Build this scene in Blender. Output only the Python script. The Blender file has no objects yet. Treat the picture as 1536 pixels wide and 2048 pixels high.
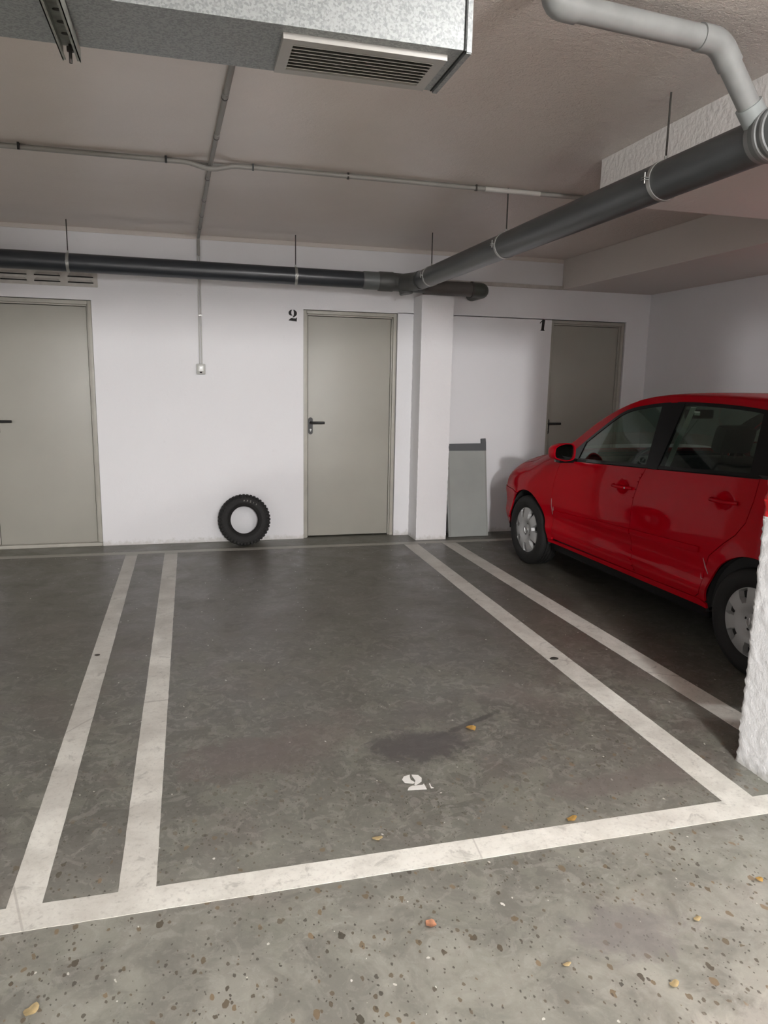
import bpy, bmesh, math, random
from mathutils import Vector, Matrix, noise
PI = math.pi
sc = bpy.context.scene
COL = sc.collection
random.seed(4)

# ------------------------------------------------------------------ camera
cam = bpy.data.cameras.new('camera'); camo = bpy.data.objects.new('camera', cam); COL.objects.link(camo)
R = [[0.96678, -0.25489, 0.01915], [-0.02716, -0.17693, -0.98385], [0.25416, 0.95064, -0.17798]]
rot = Matrix(((R[0][0], -R[1][0], -R[2][0]), (R[0][1], -R[1][1], -R[2][1]), (R[0][2], -R[1][2], -R[2][2])))
camo.matrix_world = Matrix.Translation((0, 0, 1.5)) @ rot.to_4x4()
cam.sensor_width = 36; cam.lens = 1457.88 * 36 / 2048
cam.clip_start = 0.05
sc.camera = camo
# ------------------------------------------------------------------ light / exposure
w = bpy.data.worlds.new('world'); sc.world = w; w.use_nodes = True
w.node_tree.nodes['Background'].inputs[0].default_value = (0.9, 0.93, 1, 1)
w.node_tree.nodes['Background'].inputs[1].default_value = 0.02
sc.view_settings.view_transform = 'Standard'; sc.view_settings.look = 'None'
sc.view_settings.gamma = 1; sc.view_settings.use_curve_mapping = False
sc.view_settings.exposure = 0.0
LAMP_POWER = 1230.0
# (position, relative strength): round bulkhead lamps under the ceiling of the aisle and the right-hand bays, plus an added fill lamp at the left
LAMPS = [((.32, -4.6, 2.52), 1.42, 'behind the camera, farthest down the aisle'), ((1.48, .15, 2.42), .112, 'nearest to the camera, in front of the air duct'),
         ((6.2, .8, 2.50), .35, 'far to the right beyond the near pillar'), ((3.9, .0, 2.60), .045, 'to the right just beyond the near pillar'), ((-3.6, .6, 2.57), .045, 'to the left over the neighbouring bay'), ((-3.2, -4.6, 2.52), .09, 'at the far left of the aisle')]

# ------------------------------------------------------------------ materials
def mat(name, col=(0.5, 0.5, 0.5), rough=0.5, metal=0.0, spec=0.5, bump=None, emis=None, coat=0, var=None):
    m = bpy.data.materials.new(name); m.use_nodes = True
    nt = m.node_tree; b = nt.nodes['Principled BSDF']
    b.inputs['Base Color'].default_value = (*col, 1); b.inputs['Roughness'].default_value = rough
    b.inputs['Metallic'].default_value = metal; b.inputs['Specular IOR Level'].default_value = spec
    b.inputs['Coat Weight'].default_value = coat; b.inputs['Coat Roughness'].default_value = 0.04
    if emis:
        b.inputs['Emission Color'].default_value = (*emis[0], 1); b.inputs['Emission Strength'].default_value = emis[1]
    tc = nt.nodes.new('ShaderNodeTexCoord')
    if var:   # (scale, amount)
        n = nt.nodes.new('ShaderNodeTexNoise'); n.inputs['Scale'].default_value = var[0]; n.inputs['Detail'].default_value = 6
        nt.links.new(tc.outputs['Object'], n.inputs['Vector'])
        r = nt.nodes.new('ShaderNodeMapRange'); r.inputs[1].default_value = 0.3; r.inputs[2].default_value = 0.7
        r.inputs[3].default_value = 1 - var[1]; r.inputs[4].default_value = 1 + var[1]
        nt.links.new(n.outputs['Fac'], r.inputs[0])
        v = nt.nodes.new('ShaderNodeVectorMath'); v.operation = 'SCALE'; v.inputs[0].default_value = col
        nt.links.new(r.outputs[0], v.inputs['Scale']); nt.links.new(v.outputs[0], b.inputs['Base Color'])
    if bump:  # (scale, strength, distance)
        n = nt.nodes.new('ShaderNodeTexNoise'); n.inputs['Scale'].default_value = bump[0]; n.inputs['Detail'].default_value = 5
        nt.links.new(tc.outputs['Object'], n.inputs['Vector'])
        u = nt.nodes.new('ShaderNodeBump'); u.inputs['Strength'].default_value = bump[1]; u.inputs['Distance'].default_value = bump[2]
        nt.links.new(n.outputs['Fac'], u.inputs['Height']); nt.links.new(u.outputs[0], b.inputs['Normal'])
    return m

class G:   # small node-graph helper
    def __init__(s, m):
        s.m = m; s.nt = m.node_tree; s.b = s.nt.nodes['Principled BSDF']
        s.tc = s.nt.nodes.new('ShaderNodeTexCoord').outputs['Object']
    def inp(s, sock, v):
        if hasattr(v, 'is_linked'): s.nt.links.new(v, sock)
        else: sock.default_value = v
    def math(s, op, a, b=0.0, c=0.0, clamp=False):
        n = s.nt.nodes.new('ShaderNodeMath'); n.operation = op; n.use_clamp = clamp
        s.inp(n.inputs[0], a); s.inp(n.inputs[1], b); s.inp(n.inputs[2], c); return n.outputs[0]
    def noise(s, scale, detail=4, rough=0.5, vec=None, dist=0.0):
        n = s.nt.nodes.new('ShaderNodeTexNoise'); n.inputs['Scale'].default_value = scale
        n.inputs['Detail'].default_value = detail; n.inputs['Roughness'].default_value = rough; n.inputs['Distortion'].default_value = dist
        s.nt.links.new(vec or s.tc, n.inputs['Vector']); return n.outputs['Fac']
    def mapv(s, loc=(0, 0, 0), scale=(1, 1, 1), rotz=0, vec=None):
        n = s.nt.nodes.new('ShaderNodeMapping'); n.inputs['Location'].default_value = loc
        n.inputs['Scale'].default_value = scale; n.inputs['Rotation'].default_value = (0, 0, rotz)
        s.nt.links.new(vec or s.tc, n.inputs['Vector']); return n.outputs[0]
    def vor(s, scale, vec=None, feat='F1', out='Distance', rnd=1):
        n = s.nt.nodes.new('ShaderNodeTexVoronoi'); n.inputs['Scale'].default_value = scale; n.feature = feat
        n.inputs['Randomness'].default_value = rnd
        s.nt.links.new(vec or s.tc, n.inputs['Vector']); return n.outputs[out]
    def rng(s, v, a, b, c=0.0, d=1.0, smooth=True):
        n = s.nt.nodes.new('ShaderNodeMapRange'); n.interpolation_type = 'SMOOTHSTEP' if smooth else 'LINEAR'
        s.inp(n.inputs[0], v)
        for i, x in zip((1, 2, 3, 4), (a, b, c, d)): n.inputs[i].default_value = x
        return n.outputs[0]
    def mix(s, f, a, b):
        n = s.nt.nodes.new('ShaderNodeMix'); n.data_type = 'RGBA'; s.inp(n.inputs[0], f)
        for i, x in ((6, a), (7, b)):
            if hasattr(x, 'is_linked'): s.nt.links.new(x, n.inputs[i])
            else: n.inputs[i].default_value = (*x, 1)
        return n.outputs[2]
    def sep(s, v=None):
        n = s.nt.nodes.new('ShaderNodeSeparateXYZ'); s.nt.links.new(v or s.tc, n.inputs[0]); return n.outputs
    def bump(s, h, strength=0.3, dist=0.01):
        n = s.nt.nodes.new('ShaderNodeBump'); n.inputs['Strength'].default_value = strength; n.inputs['Distance'].default_value = dist
        s.inp(n.inputs['Height'], h); s.nt.links.new(n.outputs[0], s.b.inputs['Normal'])
    def col(s, c): s.inp(s.b.inputs['Base Color'], c)
    def rough(s, c): s.inp(s.b.inputs['Roughness'], c)

def m_floor():
    m = mat('concrete', rough=0.5); g = G(m)
    big = g.noise(0.9, 5, 0.6, dist=0.4); mid = g.noise(3.2, 8, 0.65, dist=0.6)
    patch = g.noise(7.0, 5, 0.6, vec=g.mapv(scale=(1, 1.0, 1)), dist=1.2); fine = g.noise(38, 8, 0.7); grit = g.noise(190, 4, 0.7)
    c = g.mix(g.rng(big, .35, .65), (0.130, 0.130, 0.108), (0.142, 0.137, 0.120))
    c = g.mix(g.math('MULTIPLY', g.rng(mid, .47, .57), .8), c, (0.185, 0.186, 0.153))
    c = g.mix(g.math('MULTIPLY', g.rng(patch, .52, .55), .7), c, (0.108, 0.102, 0.088))
    c = g.mix(g.math('MULTIPLY', g.rng(g.noise(13, 6, .7, vec=g.mapv(loc=(2, 8, 0)), dist=1.5), .54, .57), .6), c, (0.245, 0.24, 0.212))
    c = g.mix(g.math('MULTIPLY', g.rng(g.noise(30, 5, .7, vec=g.mapv(loc=(1, 3, 0)), dist=1.0), .60, .64), .5), c, (0.10, 0.095, 0.085))
    c = g.mix(g.math('MULTIPLY', g.rng(g.noise(2.1, 4, .6, vec=g.mapv(loc=(5, 2, 0))), .5, .75), .6), c, (0.155, 0.125, 0.112))
    c = g.mix(g.math('MULTIPLY', g.rng(fine, .45, .75), .30), c, (0.28, 0.28, 0.245))
    c = g.mix(g.math('MULTIPLY', g.rng(grit, .35, .75), .35), c, (0.11, 0.11, 0.10))
    s = g.sep(); x, y = s[0], s[1]
    # darker tone deep inside the bays / pale worn surface of the driving aisle
    wob = g.math('MULTIPLY_ADD', g.noise(1.6, 4), 1.6, -0.8)
    yy = g.math('ADD', y, wob)
    aisle = g.rng(yy, 2.6, 1.2)
    c = g.mix(g.math('MULTIPLY', aisle, .66), c, g.mix(g.rng(g.noise(5, 6, .65, dist=.5), .38, .64), (0.215, 0.212, 0.185), (0.37, 0.362, 0.318)))
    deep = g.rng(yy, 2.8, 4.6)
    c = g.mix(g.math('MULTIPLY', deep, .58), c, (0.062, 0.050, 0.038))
    # embedded pebbles
    def pebbles(scale, thr, loc, density, colr, mask, c):
        v = g.mapv(loc=loc, scale=(1, .72, 0), rotz=scale * .7, vec=None)
        dn = g.nt.nodes.new('ShaderNodeTexVoronoi'); dn.inputs['Scale'].default_value = scale; dn.voronoi_dimensions = '2D'
        wv = g.nt.nodes.new('ShaderNodeVectorMath'); wv.operation = 'ADD'
        nn = g.nt.nodes.new('ShaderNodeTexNoise'); nn.inputs['Scale'].default_value = scale * 1.8; g.nt.links.new(v, nn.inputs['Vector'])
        sc_ = g.nt.nodes.new('ShaderNodeVectorMath'); sc_.operation = 'SCALE'; sc_.inputs['Scale'].default_value = 0.5 / scale
        g.nt.links.new(nn.outputs['Color'], sc_.inputs[0]); g.nt.links.new(v, wv.inputs[0]); g.nt.links.new(sc_.outputs[0], wv.inputs[1])
        g.nt.links.new(wv.outputs[0], dn.inputs['Vector'])
        rs = g.nt.nodes.new('ShaderNodeSeparateColor'); g.nt.links.new(dn.outputs['Color'], rs.inputs[0])
        size = g.math('MULTIPLY', rs.outputs[1], thr)
        hit = g.math('LESS_THAN', dn.outputs['Distance'], size)
        on = g.math('LESS_THAN', rs.outputs[0], density)
        f = g.math('MULTIPLY', g.math('MULTIPLY', hit, on), mask)
        return g.mix(g.math('MULTIPLY', f, .85), c, g.mix(rs.outputs[2], *colr)), f
    near = g.rng(yy, 3.4, 1.7)
    c, f1 = pebbles(30, .30, (0, 0, 0), .20, ((0.045, 0.04, 0.03), (0.20, 0.14, 0.08)), near, c)
    c, f2 = pebbles(60, .34, (3, 7, 0), .16, ((0.06, 0.055, 0.045), (0.12, 0.09, 0.06)), near, c)
    c, f4 = pebbles(95, .30, (4, 4, 0), .12, ((0.05, 0.045, 0.035), (0.08, 0.07, 0.055)), g.rng(yy, 4.5, 2.0), c)
    c, f3 = pebbles(30, .13, (9, 1, 0), .05, ((0.55, 0.53, 0.47), (0.7, 0.69, 0.64)), 1.0, c)
    # oil stain
    def ell(cx, cy, rx, ry, rz=0):
        v = g.mapv(vec=g.mapv(loc=(-cx, -cy, 0)), rotz=-rz); q = g.sep(v)
        a = g.math('POWER', g.math('ABSOLUTE', g.math('DIVIDE', q[0], rx)), 2); b = g.math('POWER', g.math('ABSOLUTE', g.math('DIVIDE', q[1], ry)), 2)
        return g.math('SQRT', g.math('ADD', a, b))
    def stain(c, e, colr, amt, n=9):
        d = g.math('ADD', e, g.math('MULTIPLY_ADD', g.noise(n, 8, .75, dist=.6), 2.4, -1.2))
        return g.mix(g.math('MULTIPLY', g.rng(d, 1.05, .55), amt), c, colr)
    c = stain(c, ell(0.90, 2.68, .24, .16), (0.075, 0.068, 0.066), .85)
    c = stain(c, ell(0.98, 2.98, .16, .11), (0.11, 0.10, 0.092), .5)
    c = stain(c, ell(1.15, 2.82, .22, .022, .45), (0.07, 0.064, 0.06), .8, 14)
    c = stain(c, ell(1.15, 1.55, .20, .12), (0.16, 0.145, 0.145), .5)
    c = stain(c, ell(0.2, 2.75, .35, .2), (0.13, 0.105, 0.095), .6)
    c = stain(c, ell(-0.75, 2.35, .16, .26), (0.09, 0.08, 0.075), .7)
    c = stain(c, ell(1.6, 2.25, .4, .09, .1), (0.14, 0.12, 0.11), .6)
    c = stain(c, ell(1.3, 1.15, .3, .15, .1), (0.42, 0.40, 0.36), .5)
    # darker unpainted strip against the back wall
    c = g.mix(g.math('MULTIPLY', g.rng(y, 6.49, 6.52), .45), c, (0.13, 0.135, 0.105))
    g.col(c)
    g.rough(g.rng(mid, .3, .7, .30, .48))
    h = g.math('ADD', g.math('MULTIPLY', fine, .6), g.math('MULTIPLY', g.math('ADD', f1, f2), -.8))
    g.bump(h, .25, .004)
    return m

def m_wall(name='white_plaster', col=(0.79, 0.785, 0.80), bs=55, st=.25, dist=.003):
    m = mat(name, col, rough=0.55); g = G(m)
    n = g.noise(1.1, 6, .6, dist=.5); n2 = g.noise(9, 5, .7)
    c = g.mix(g.math('MULTIPLY', g.rng(n, .35, .7), .35), col, tuple(a * .93 for a in col))
    c = g.mix(g.math('MULTIPLY', g.rng(n2, .62, .75), .18), c, tuple(a * .8 for a in col))
    # scuffed foot of the wall
    z = g.sep()[2]
    foot = g.math('MULTIPLY', g.rng(g.math('ADD', z, g.math('MULTIPLY', g.noise(22, 5, .7), .14)), .12, .07), .55)
    c = g.mix(foot, c, (0.45, 0.43, 0.38))
    g.col(c); g.bump(g.math('ADD', g.noise(bs, 5, .6), g.math('MULTIPLY', g.noise(bs / 6, 3), 1.2)), st, dist)
    return m

def m_ceiling():
    m = mat('painted_ceiling', rough=0.5); g = G(m)
    n = g.noise(.8, 5, .6, dist=.4)
    c = g.mix(g.rng(n, .35, .7), (0.74, 0.665, 0.61), (0.68, 0.605, 0.55))
    s = g.sep(); x, y = s[0], s[1]
    # rough shiny plaster zone near the aisle, right of the duct
    wob = g.math('MULTIPLY_ADD', g.noise(1.3, 2, .5), 1.2, -.6)
    q = g.math('ADD', g.math('SUBTRACT', g.math('MULTIPLY', x, .9), g.math('MULTIPLY', y, .55)), wob)
    zone = g.rng(q, -1.6, 0.8)
    st = g.noise(34, 6, .65, vec=g.mapv(scale=(1.0, 1.0, 1)), dist=.3); st2 = g.noise(6, 6, .7, vec=g.mapv(scale=(.7, 1.3, 1), rotz=.3), dist=.2); st3 = g.noise(110, 3, .6)
    h = g.math('MULTIPLY', g.math('SUBTRACT', g.math('ADD', g.math('ADD', g.math('MULTIPLY', st, 1.3), g.math('MULTIPLY', st3, .6)), g.math('MULTIPLY', st2, 1.0)), 1.45), g.rng(zone, 0, 1, .05, 1.0))
    g.col(c)
    g.rough(.30); g.bump(h, 1.0, .018); g.b.inputs['Specular IOR Level'].default_value = .9
    return m

def m_paint():
    m = mat('white_floor_paint', rough=0.5); g = G(m)
    a = g.noise(5, 7, .65, dist=.4); b = g.noise(60, 6, .7); c0 = g.noise(14, 6, .7, dist=1)
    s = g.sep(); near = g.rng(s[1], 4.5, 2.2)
    c = g.mix(g.rng(a, .35, .68), (0.76, 0.75, 0.69), (0.60, 0.585, 0.53))
    c = g.mix(g.math('MULTIPLY', g.rng(b, .5, .72), .35), c, (0.30, 0.28, 0.25))
    c = g.mix(g.math('MULTIPLY', g.rng(c0, .56, .68), .55), c, (0.34, 0.33, 0.30))
    leftdirt = g.math('MULTIPLY', g.rng(s[0], .3, -.3), g.rng(g.noise(3, 5), .35, .6))
    c = g.mix(g.math('MULTIPLY', leftdirt, .35), c, (0.30, 0.28, 0.25))
    w_ = g.vor(.9, feat='DISTANCE_TO_EDGE', vec=g.mapv(loc=(.3, .4, 0), scale=(1, .45, 1)))
    c = g.mix(g.math('MULTIPLY', g.rng(w_, .0035, .0015), .35), c, (0.22, 0.2, 0.18))
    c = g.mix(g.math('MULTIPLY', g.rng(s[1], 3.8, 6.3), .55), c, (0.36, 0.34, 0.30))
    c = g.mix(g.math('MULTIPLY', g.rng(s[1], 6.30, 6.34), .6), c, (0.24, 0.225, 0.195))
    g.col(c); g.bump(b, .2, .003); return m

def m_galv():
    m = mat('galvanised_steel', (0.6, 0.62, 0.63), rough=0.42, metal=0.0, spec=.5); g = G(m)
    v = g.vor(190, out='Color'); n = g.nt.nodes.new('ShaderNodeSeparateColor'); g.nt.links.new(v, n.inputs[0])
    f = g.math('ADD', g.math('MULTIPLY', n.outputs[0], .35), g.math('MULTIPLY', g.noise(170, 4), .65))
    c = g.mix(g.rng(f, .3, .65), (0.21, 0.225, 0.225), (0.32, 0.335, 0.335)); g.col(c)
    g.b.inputs['Metallic'].default_value = .35
    return m

def m_glass(name, tint=(.30, .33, .31)):
    m = bpy.data.materials.new(name); m.use_nodes = True; nt = m.node_tree; nt.nodes.clear()
    o = nt.nodes.new('ShaderNodeOutputMaterial'); t = nt.nodes.new('ShaderNodeBsdfTransparent'); t.inputs[0].default_value = (*tint, 1)
    gl = nt.nodes.new('ShaderNodeBsdfGlossy'); gl.inputs['Roughness'].default_value = 0.02; gl.inputs['Color'].default_value = (.9, .95, .92, 1)
    lw = nt.nodes.new('ShaderNodeLayerWeight'); lw.inputs[0].default_value = .5
    pw = nt.nodes.new('ShaderNodeMath'); pw.operation = 'POWER'; nt.links.new(lw.outputs['Facing'], pw.inputs[0]); pw.inputs[1].default_value = 4.5
    fr = nt.nodes.new('ShaderNodeMath'); fr.operation = 'MULTIPLY_ADD'; nt.links.new(pw.outputs[0], fr.inputs[0]); fr.inputs[1].default_value = .85; fr.inputs[2].default_value = .04
    mx = nt.nodes.new('ShaderNodeMixShader')
    nt.links.new(fr.outputs[0], mx.inputs[0]); nt.links.new(t.outputs[0], mx.inputs[1]); nt.links.new(gl.outputs[0], mx.inputs[2]); nt.links.new(mx.outputs[0], o.inputs[0])
    return m

FLOOR = m_floor(); WALL = m_wall(); CEIL = m_ceiling(); PAINT = m_paint(); GALV = m_galv()
PILLAR = m_wall('rough_white_plaster', (0.90, 0.905, 0.91), 95, .5, .006)
PILLARRED = mat('red_band_paint', (0.55, 0.012, 0.015), .5, bump=(42, .5, .006))
BEAM = mat('beam_plaster', (0.64, 0.59, 0.55), .5, bump=(40, .4, .005))
BEAMW = mat('white_beam_plaster', (0.86, 0.83, 0.80), .45, bump=(38, .7, .008))
DOORM = mat('grey_door_paint', (0.355, 0.345, 0.30), .42, var=(1.5, .05))
FRAMEM = mat('door_frame_paint', (0.40, 0.385, 0.335), .42, var=(9, .08))
BLACKP = mat('black_plastic', (0.008, 0.008, 0.008), .4)
DARKG = mat('dark_gap', (0.01, 0.01, 0.01), .9)
STENCIL = mat('black_stencil_paint', (0.012, 0.011, 0.010), .7, var=(90, .5))
PVCD = mat('dark_grey_pvc', (0.062, 0.068, 0.07), .33, var=(3, .12))
PVCM = mat('mid_grey_pvc', (0.070, 0.072, 0.068), .45, var=(12, .15))
PVCL = mat('light_grey_pvc', (0.23, 0.235, 0.23), .38, var=(14, .10))
ZINC = mat('zinc_clamp', (0.42, 0.42, 0.40), .35, metal=.6)
ROD = mat('dark_threaded_rod', (0.05, 0.045, 0.04), .6, metal=.4)
CONDM = mat('grey_conduit', (0.30, 0.29, 0.27), .5)
TAPE = mat('white_tape', (0.62, 0.61, 0.58), .5)
VENTM = mat('dusty_vent_paint', (0.50, 0.475, 0.44), .6, var=(20, .1))
RUB = mat('tyre_rubber', (0.008, 0.0075, 0.007), .75, bump=(60, .4, .003))
RUBC = mat('car_tyre_rubber', (0.013, 0.0125, 0.012), .7, spec=.3)
WORN = mat('worn_white_mark', (0.42, 0.41, 0.37), .8, var=(120, .5))
PANELM = mat('pale_grey_green_panel', (0.33, 0.345, 0.325), .30, var=(3, .08))
PANELD = mat('grey_rail', (0.09, 0.095, 0.10), .45)
RED = mat('red_car_paint', (0.37, 0.0006, 0.007), .6, coat=.32, spec=.0)
COVERM = mat('silver_wheel_cover', (0.36, 0.36, 0.355), .48, metal=.2)
CHROME = mat('chrome', (0.5, 0.5, 0.5), .3, metal=1)
BLKG = mat('gloss_black_trim', (0.004, 0.004, 0.0045), .25, spec=.25)
INT = mat('dark_interior', (0.02, 0.02, 0.02), .8)
BELT = mat('grey_seat_belt', (0.62, 0.66, 0.60), .7)
TAG = mat('pale_tag', (0.5, 0.52, 0.48), .6)
GLASS = m_glass('tinted_glass', (.64, .71, .67)); MIRR = mat('mirror_glass', (.45, .48, .47), .03, metal=1)
LENS = mat('headlight_lens', (0.55, 0.57, 0.58), .08, coat=1)
LAMPM = mat('lamp_housing', (0.7, 0.7, 0.7), .5)

# ------------------------------------------------------------------ helpers
def setk(o, label=None, cat=None, group=None, kind=None):
    if label: o['label'] = label
    if cat: o['category'] = cat
    if group: o['group'] = group
    if kind: o['kind'] = kind
    return o
def empty(name, loc=(0, 0, 0), rz=0, **k):
    o = bpy.data.objects.new(name, None); COL.objects.link(o); o.location = loc; o.rotation_euler = (0, 0, rz); o.empty_display_size = .1
    return setk(o, **k)
def link(name, bm, m, parent=None, smooth=None, **k):
    bmesh.ops.recalc_face_normals(bm, faces=bm.faces) if k.pop('recalc', True) else None
    me = bpy.data.meshes.new(name); bm.to_mesh(me); bm.free()
    for mm in (m if isinstance(m, (list, tuple)) else [m]): me.materials.append(mm)
    if smooth is not None:
        for p in me.polygons: p.use_smooth = True
        me.set_sharp_from_angle(angle=math.radians(smooth))
    o = bpy.data.objects.new(name, me); COL.objects.link(o)
    if parent: o.parent = parent
    return setk(o, **k)
def box(bm, a, b, bev=0.0, mi=0, M=None):
    x0, y0, z0 = a; x1, y1, z1 = b
    vs = [bm.verts.new((x, y, z)) for x in (x0, x1) for y in (y0, y1) for z in (z0, z1)]
    F = [(0, 1, 3, 2), (4, 6, 7, 5), (0, 4, 5, 1), (2, 3, 7, 6), (0, 2, 6, 4), (1, 5, 7, 3)]
    fs = [bm.faces.new([vs[i] for i in f]) for f in F]
    for f in fs: f.material_index = mi
    if bev:
        es = list({e for f in fs for e in f.edges})
        r = bmesh.ops.bevel(bm, geom=es, offset=bev, segments=2, affect='EDGES', profile=.6)
        vs = list({v for f in r['faces'] for v in f.verts} | {v for v in vs if v.is_valid})
        for f in r['faces']: f.material_index = mi
    if M is not None:
        for v in {v for v in vs if v.is_valid}: v.co = M @ v.co
    return vs
def tube(bm, pts, r, seg=20, cap=True, mi=0, rs=None):
    pts = [Vector(p) for p in pts]; rings = []; up = None
    for i, p in enumerate(pts):
        t = (pts[min(i + 1, len(pts) - 1)] - pts[max(i - 1, 0)]).normalized()
        if up is None:
            up = Vector((0, 0, 1)) if abs(t.z) < .9 else Vector((1, 0, 0))
        a = t.cross(up).normalized(); b = a.cross(t).normalized(); up = b
        rr = rs[i] if rs else r
        rings.append([bm.verts.new(p + (a * math.cos(2 * PI * k / seg) + b * math.sin(2 * PI * k / seg)) * rr) for k in range(seg)])
    for A, B in zip(rings, rings[1:]):
        for k in range(seg):
            f = bm.faces.new((A[k], A[(k + 1) % seg], B[(k + 1) % seg], B[k])); f.material_index = mi
    if cap:
        for A in (rings[0][::-1], rings[-1]):
            f = bm.faces.new(A); f.material_index = mi
def arc(c, a, b, n=8):   # quarter-ish bend from c+a to c+b around the corner, corner at c (tangent to both legs)
    c, a, b = Vector(c), Vector(a), Vector(b); out = []
    for i in range(n + 1):
        t = i / n; out.append(c + a * (1 - t) ** 2 + b * t ** 2)
    return out
def lathe(bm, prof, seg=64, axis='y', mi=0, closed=False):
    rings = []
    for (r, h) in prof:
        ring = []
        for k in range(seg):
            a = 2 * PI * k / seg; c, s = math.cos(a) * r, math.sin(a) * r
            ring.append(bm.verts.new({'y': (c, h, s), 'z': (c, s, h), 'x': (h, c, s)}[axis]))
        rings.append(ring)
    pairs = list(zip(rings, rings[1:])) + ([(rings[-1], rings[0])] if closed else [])
    for A, B in pairs:
        for k in range(seg):
            f = bm.faces.new((A[k], A[(k + 1) % seg], B[(k + 1) % seg], B[k])); f.material_index = mi
    return rings
def prism(bm, poly, y0, y1, plane='xz', mi=0):
    def P(u, v, h): return {'xz': (u, h, v), 'xy': (u, v, h), 'yz': (h, u, v)}[plane]
    A = [bm.verts.new(P(u, v, y0)) for u, v in poly]; B = [bm.verts.new(P(u, v, y1)) for u, v in poly]
    n = len(poly); fs = [bm.faces.new(A), bm.faces.new(B[::-1])]
    for i in range(n): fs.append(bm.faces.new((A[i], B[i], B[(i + 1) % n], A[(i + 1) % n])))
    for f in fs: f.material_index = mi
def rough_box(bm, a, b, step, amp, mi=lambda p: 0, faces='xXyYzZ', seed=0):
    """box faces as dense grids pushed about by noise (hand-rendered plaster)"""
    a, b = Vector(a), Vector(b)
    def grid(o, u, v):
        nu, nv = max(2, int(u.length / step)), max(2, int(v.length / step))
        V = [[bm.verts.new(o + u * (i / nu) + v * (j / nv)) for j in range(nv + 1)] for i in range(nu + 1)]
        for i in range(nu):
            for j in range(nv):
                f = bm.faces.new((V[i][j], V[i + 1][j], V[i + 1][j + 1], V[i][j + 1])); f.material_index = mi(f.calc_center_median())
    d = b - a; X, Y, Z = Vector((d.x, 0, 0)), Vector((0, d.y, 0)), Vector((0, 0, d.z))
    if 'x' in faces: grid(a, Y, Z)
    if 'X' in faces: grid(a + X, Y, Z)
    if 'y' in faces: grid(a, X, Z)
    if 'Y' in faces: grid(a + Y, X, Z)
    if 'z' in faces: grid(a, X, Y)
    if 'Z' in faces: grid(a + Z, X, Y)
    bmesh.ops.remove_doubles(bm, verts=bm.verts, dist=1e-5)
    c = (a + b) / 2
    for v in bm.verts:
        n = .8 * noise.noise(v.co * 34 + Vector((seed, 0, 0))) + .8 * noise.noise(v.co * 85)
        e = Vector((v.co.x - c.x, v.co.y - c.y, 0)); k = 1.0
        onx = min(abs(v.co.x - a.x), abs(v.co.x - b.x)) < 1e-4; ony = min(abs(v.co.y - a.y), abs(v.co.y - b.y)) < 1e-4
        if onx and ony: k = 2.0
        v.co += e.normalized() * n * amp * k
        if onx and ony: v.co -= e.normalized() * amp * 1.0

# ------------------------------------------------------------------ setting
ZC = 2.69; YW = 6.757; XR = 4.58; XL = -6.0; YB = -7.0; XE = 9.0
bm = bmesh.new(); box(bm, (XL - .2, YB - .2, -.15), (XE, YW + .35, 0)); floor = link('floor', bm, FLOOR, kind='structure', label='stained grey concrete garage floor with painted white bay lines')
bm = bmesh.new(); box(bm, (XL - .2, YB - .2, ZC), (XE, YW + .35, ZC + .2)); link('ceiling', bm, CEIL, kind='structure', label='low grey-brown painted concrete ceiling')
# back wall with three door openings
DOORS = [(-1.66, -0.775, 2.114), (1.018, 1.905, 2.115), (3.487, 4.318, 2.122)]
bm = bmesh.new(); xs = XL
for (x0, x1, zt) in DOORS:
    box(bm, (xs, YW, 0), (x0, YW + .18, zt)); xs = x1
box(bm, (xs, YW, 0), (XR + .2, YW + .18, 2.122))
xs = XL
box(bm, (XL, YW, 2.122), (XR + .2, YW + .18, ZC))
for (x0, x1, zt) in DOORS: box(bm, (x0 - .0, YW, zt), (x1, YW + .18, 2.122))
box(bm, (XL, YW, 2.114), (DOORS[0][0], YW + .18, 2.122)); box(bm, (DOORS[0][1], YW, 2.114), (DOORS[1][0], YW + .18, 2.122)); box(bm, (DOORS[1][1], YW, 2.115), (DOORS[2][0], YW + .18, 2.122))
box(bm, (XL, YW + .181, 0), (XR + .2, YW + .25, ZC))
wallb = link('wall_back', bm, WALL, kind='structure', label='white plastered back wall with three grey doors')
bm = bmesh.new(); box(bm, (XR, 2.9, 0), (XR + .15, YW, ZC)); link('wall_right', bm, WALL, kind='structure', label='white side wall beyond the red car')
bm = bmesh.new(); box(bm, (XL - .15, YB, 0), (XL, YW, ZC)); link('wall_left', bm, WALL, kind='structure')
bm = bmesh.new(); box(bm, (XL, YB - .15, 0), (XE, YB, ZC)); link('wall_front', bm, WALL, kind='structure')
# beams
bm = bmesh.new(); rough_box(bm, (2.185, 1.3, 2.465), (XR + 3, 3.77, ZC), .06, .0015); link('trim_1', bm, BEAMW, kind='structure', smooth=50, label='dropped white ceiling beam above the car, right of the long pipe')
bm = bmesh.new(); box(bm, (3.575, 3.775, 2.405), (XR, YW, ZC), .006); link('trim_2', bm, BEAM, kind='structure', label='ceiling beam along the right wall over the car')
bm = bmesh.new(); box(bm, (2.37, YW - .035, 2.405), (3.57, YW, 2.437)); link('trim_3', bm, VENTM, kind='structure', label='thin dark ledge on the back wall behind the pipe elbow')
bm = bmesh.new(); box(bm, (XL, YW - .012, 2.655), (3.57, YW, ZC)); link('trim_4', bm, BEAM, kind='structure', label='thin cove where the ceiling meets the back wall')
bm = bmesh.new(); box(bm, (XL, -.75, 2.36), (XE, -.35, ZC)); link('trim_7', bm, BEAM, kind='structure', label='ceiling beam across the aisle behind the camera')  # unseen beam, added to keep lamp light off the upper back wall
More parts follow.
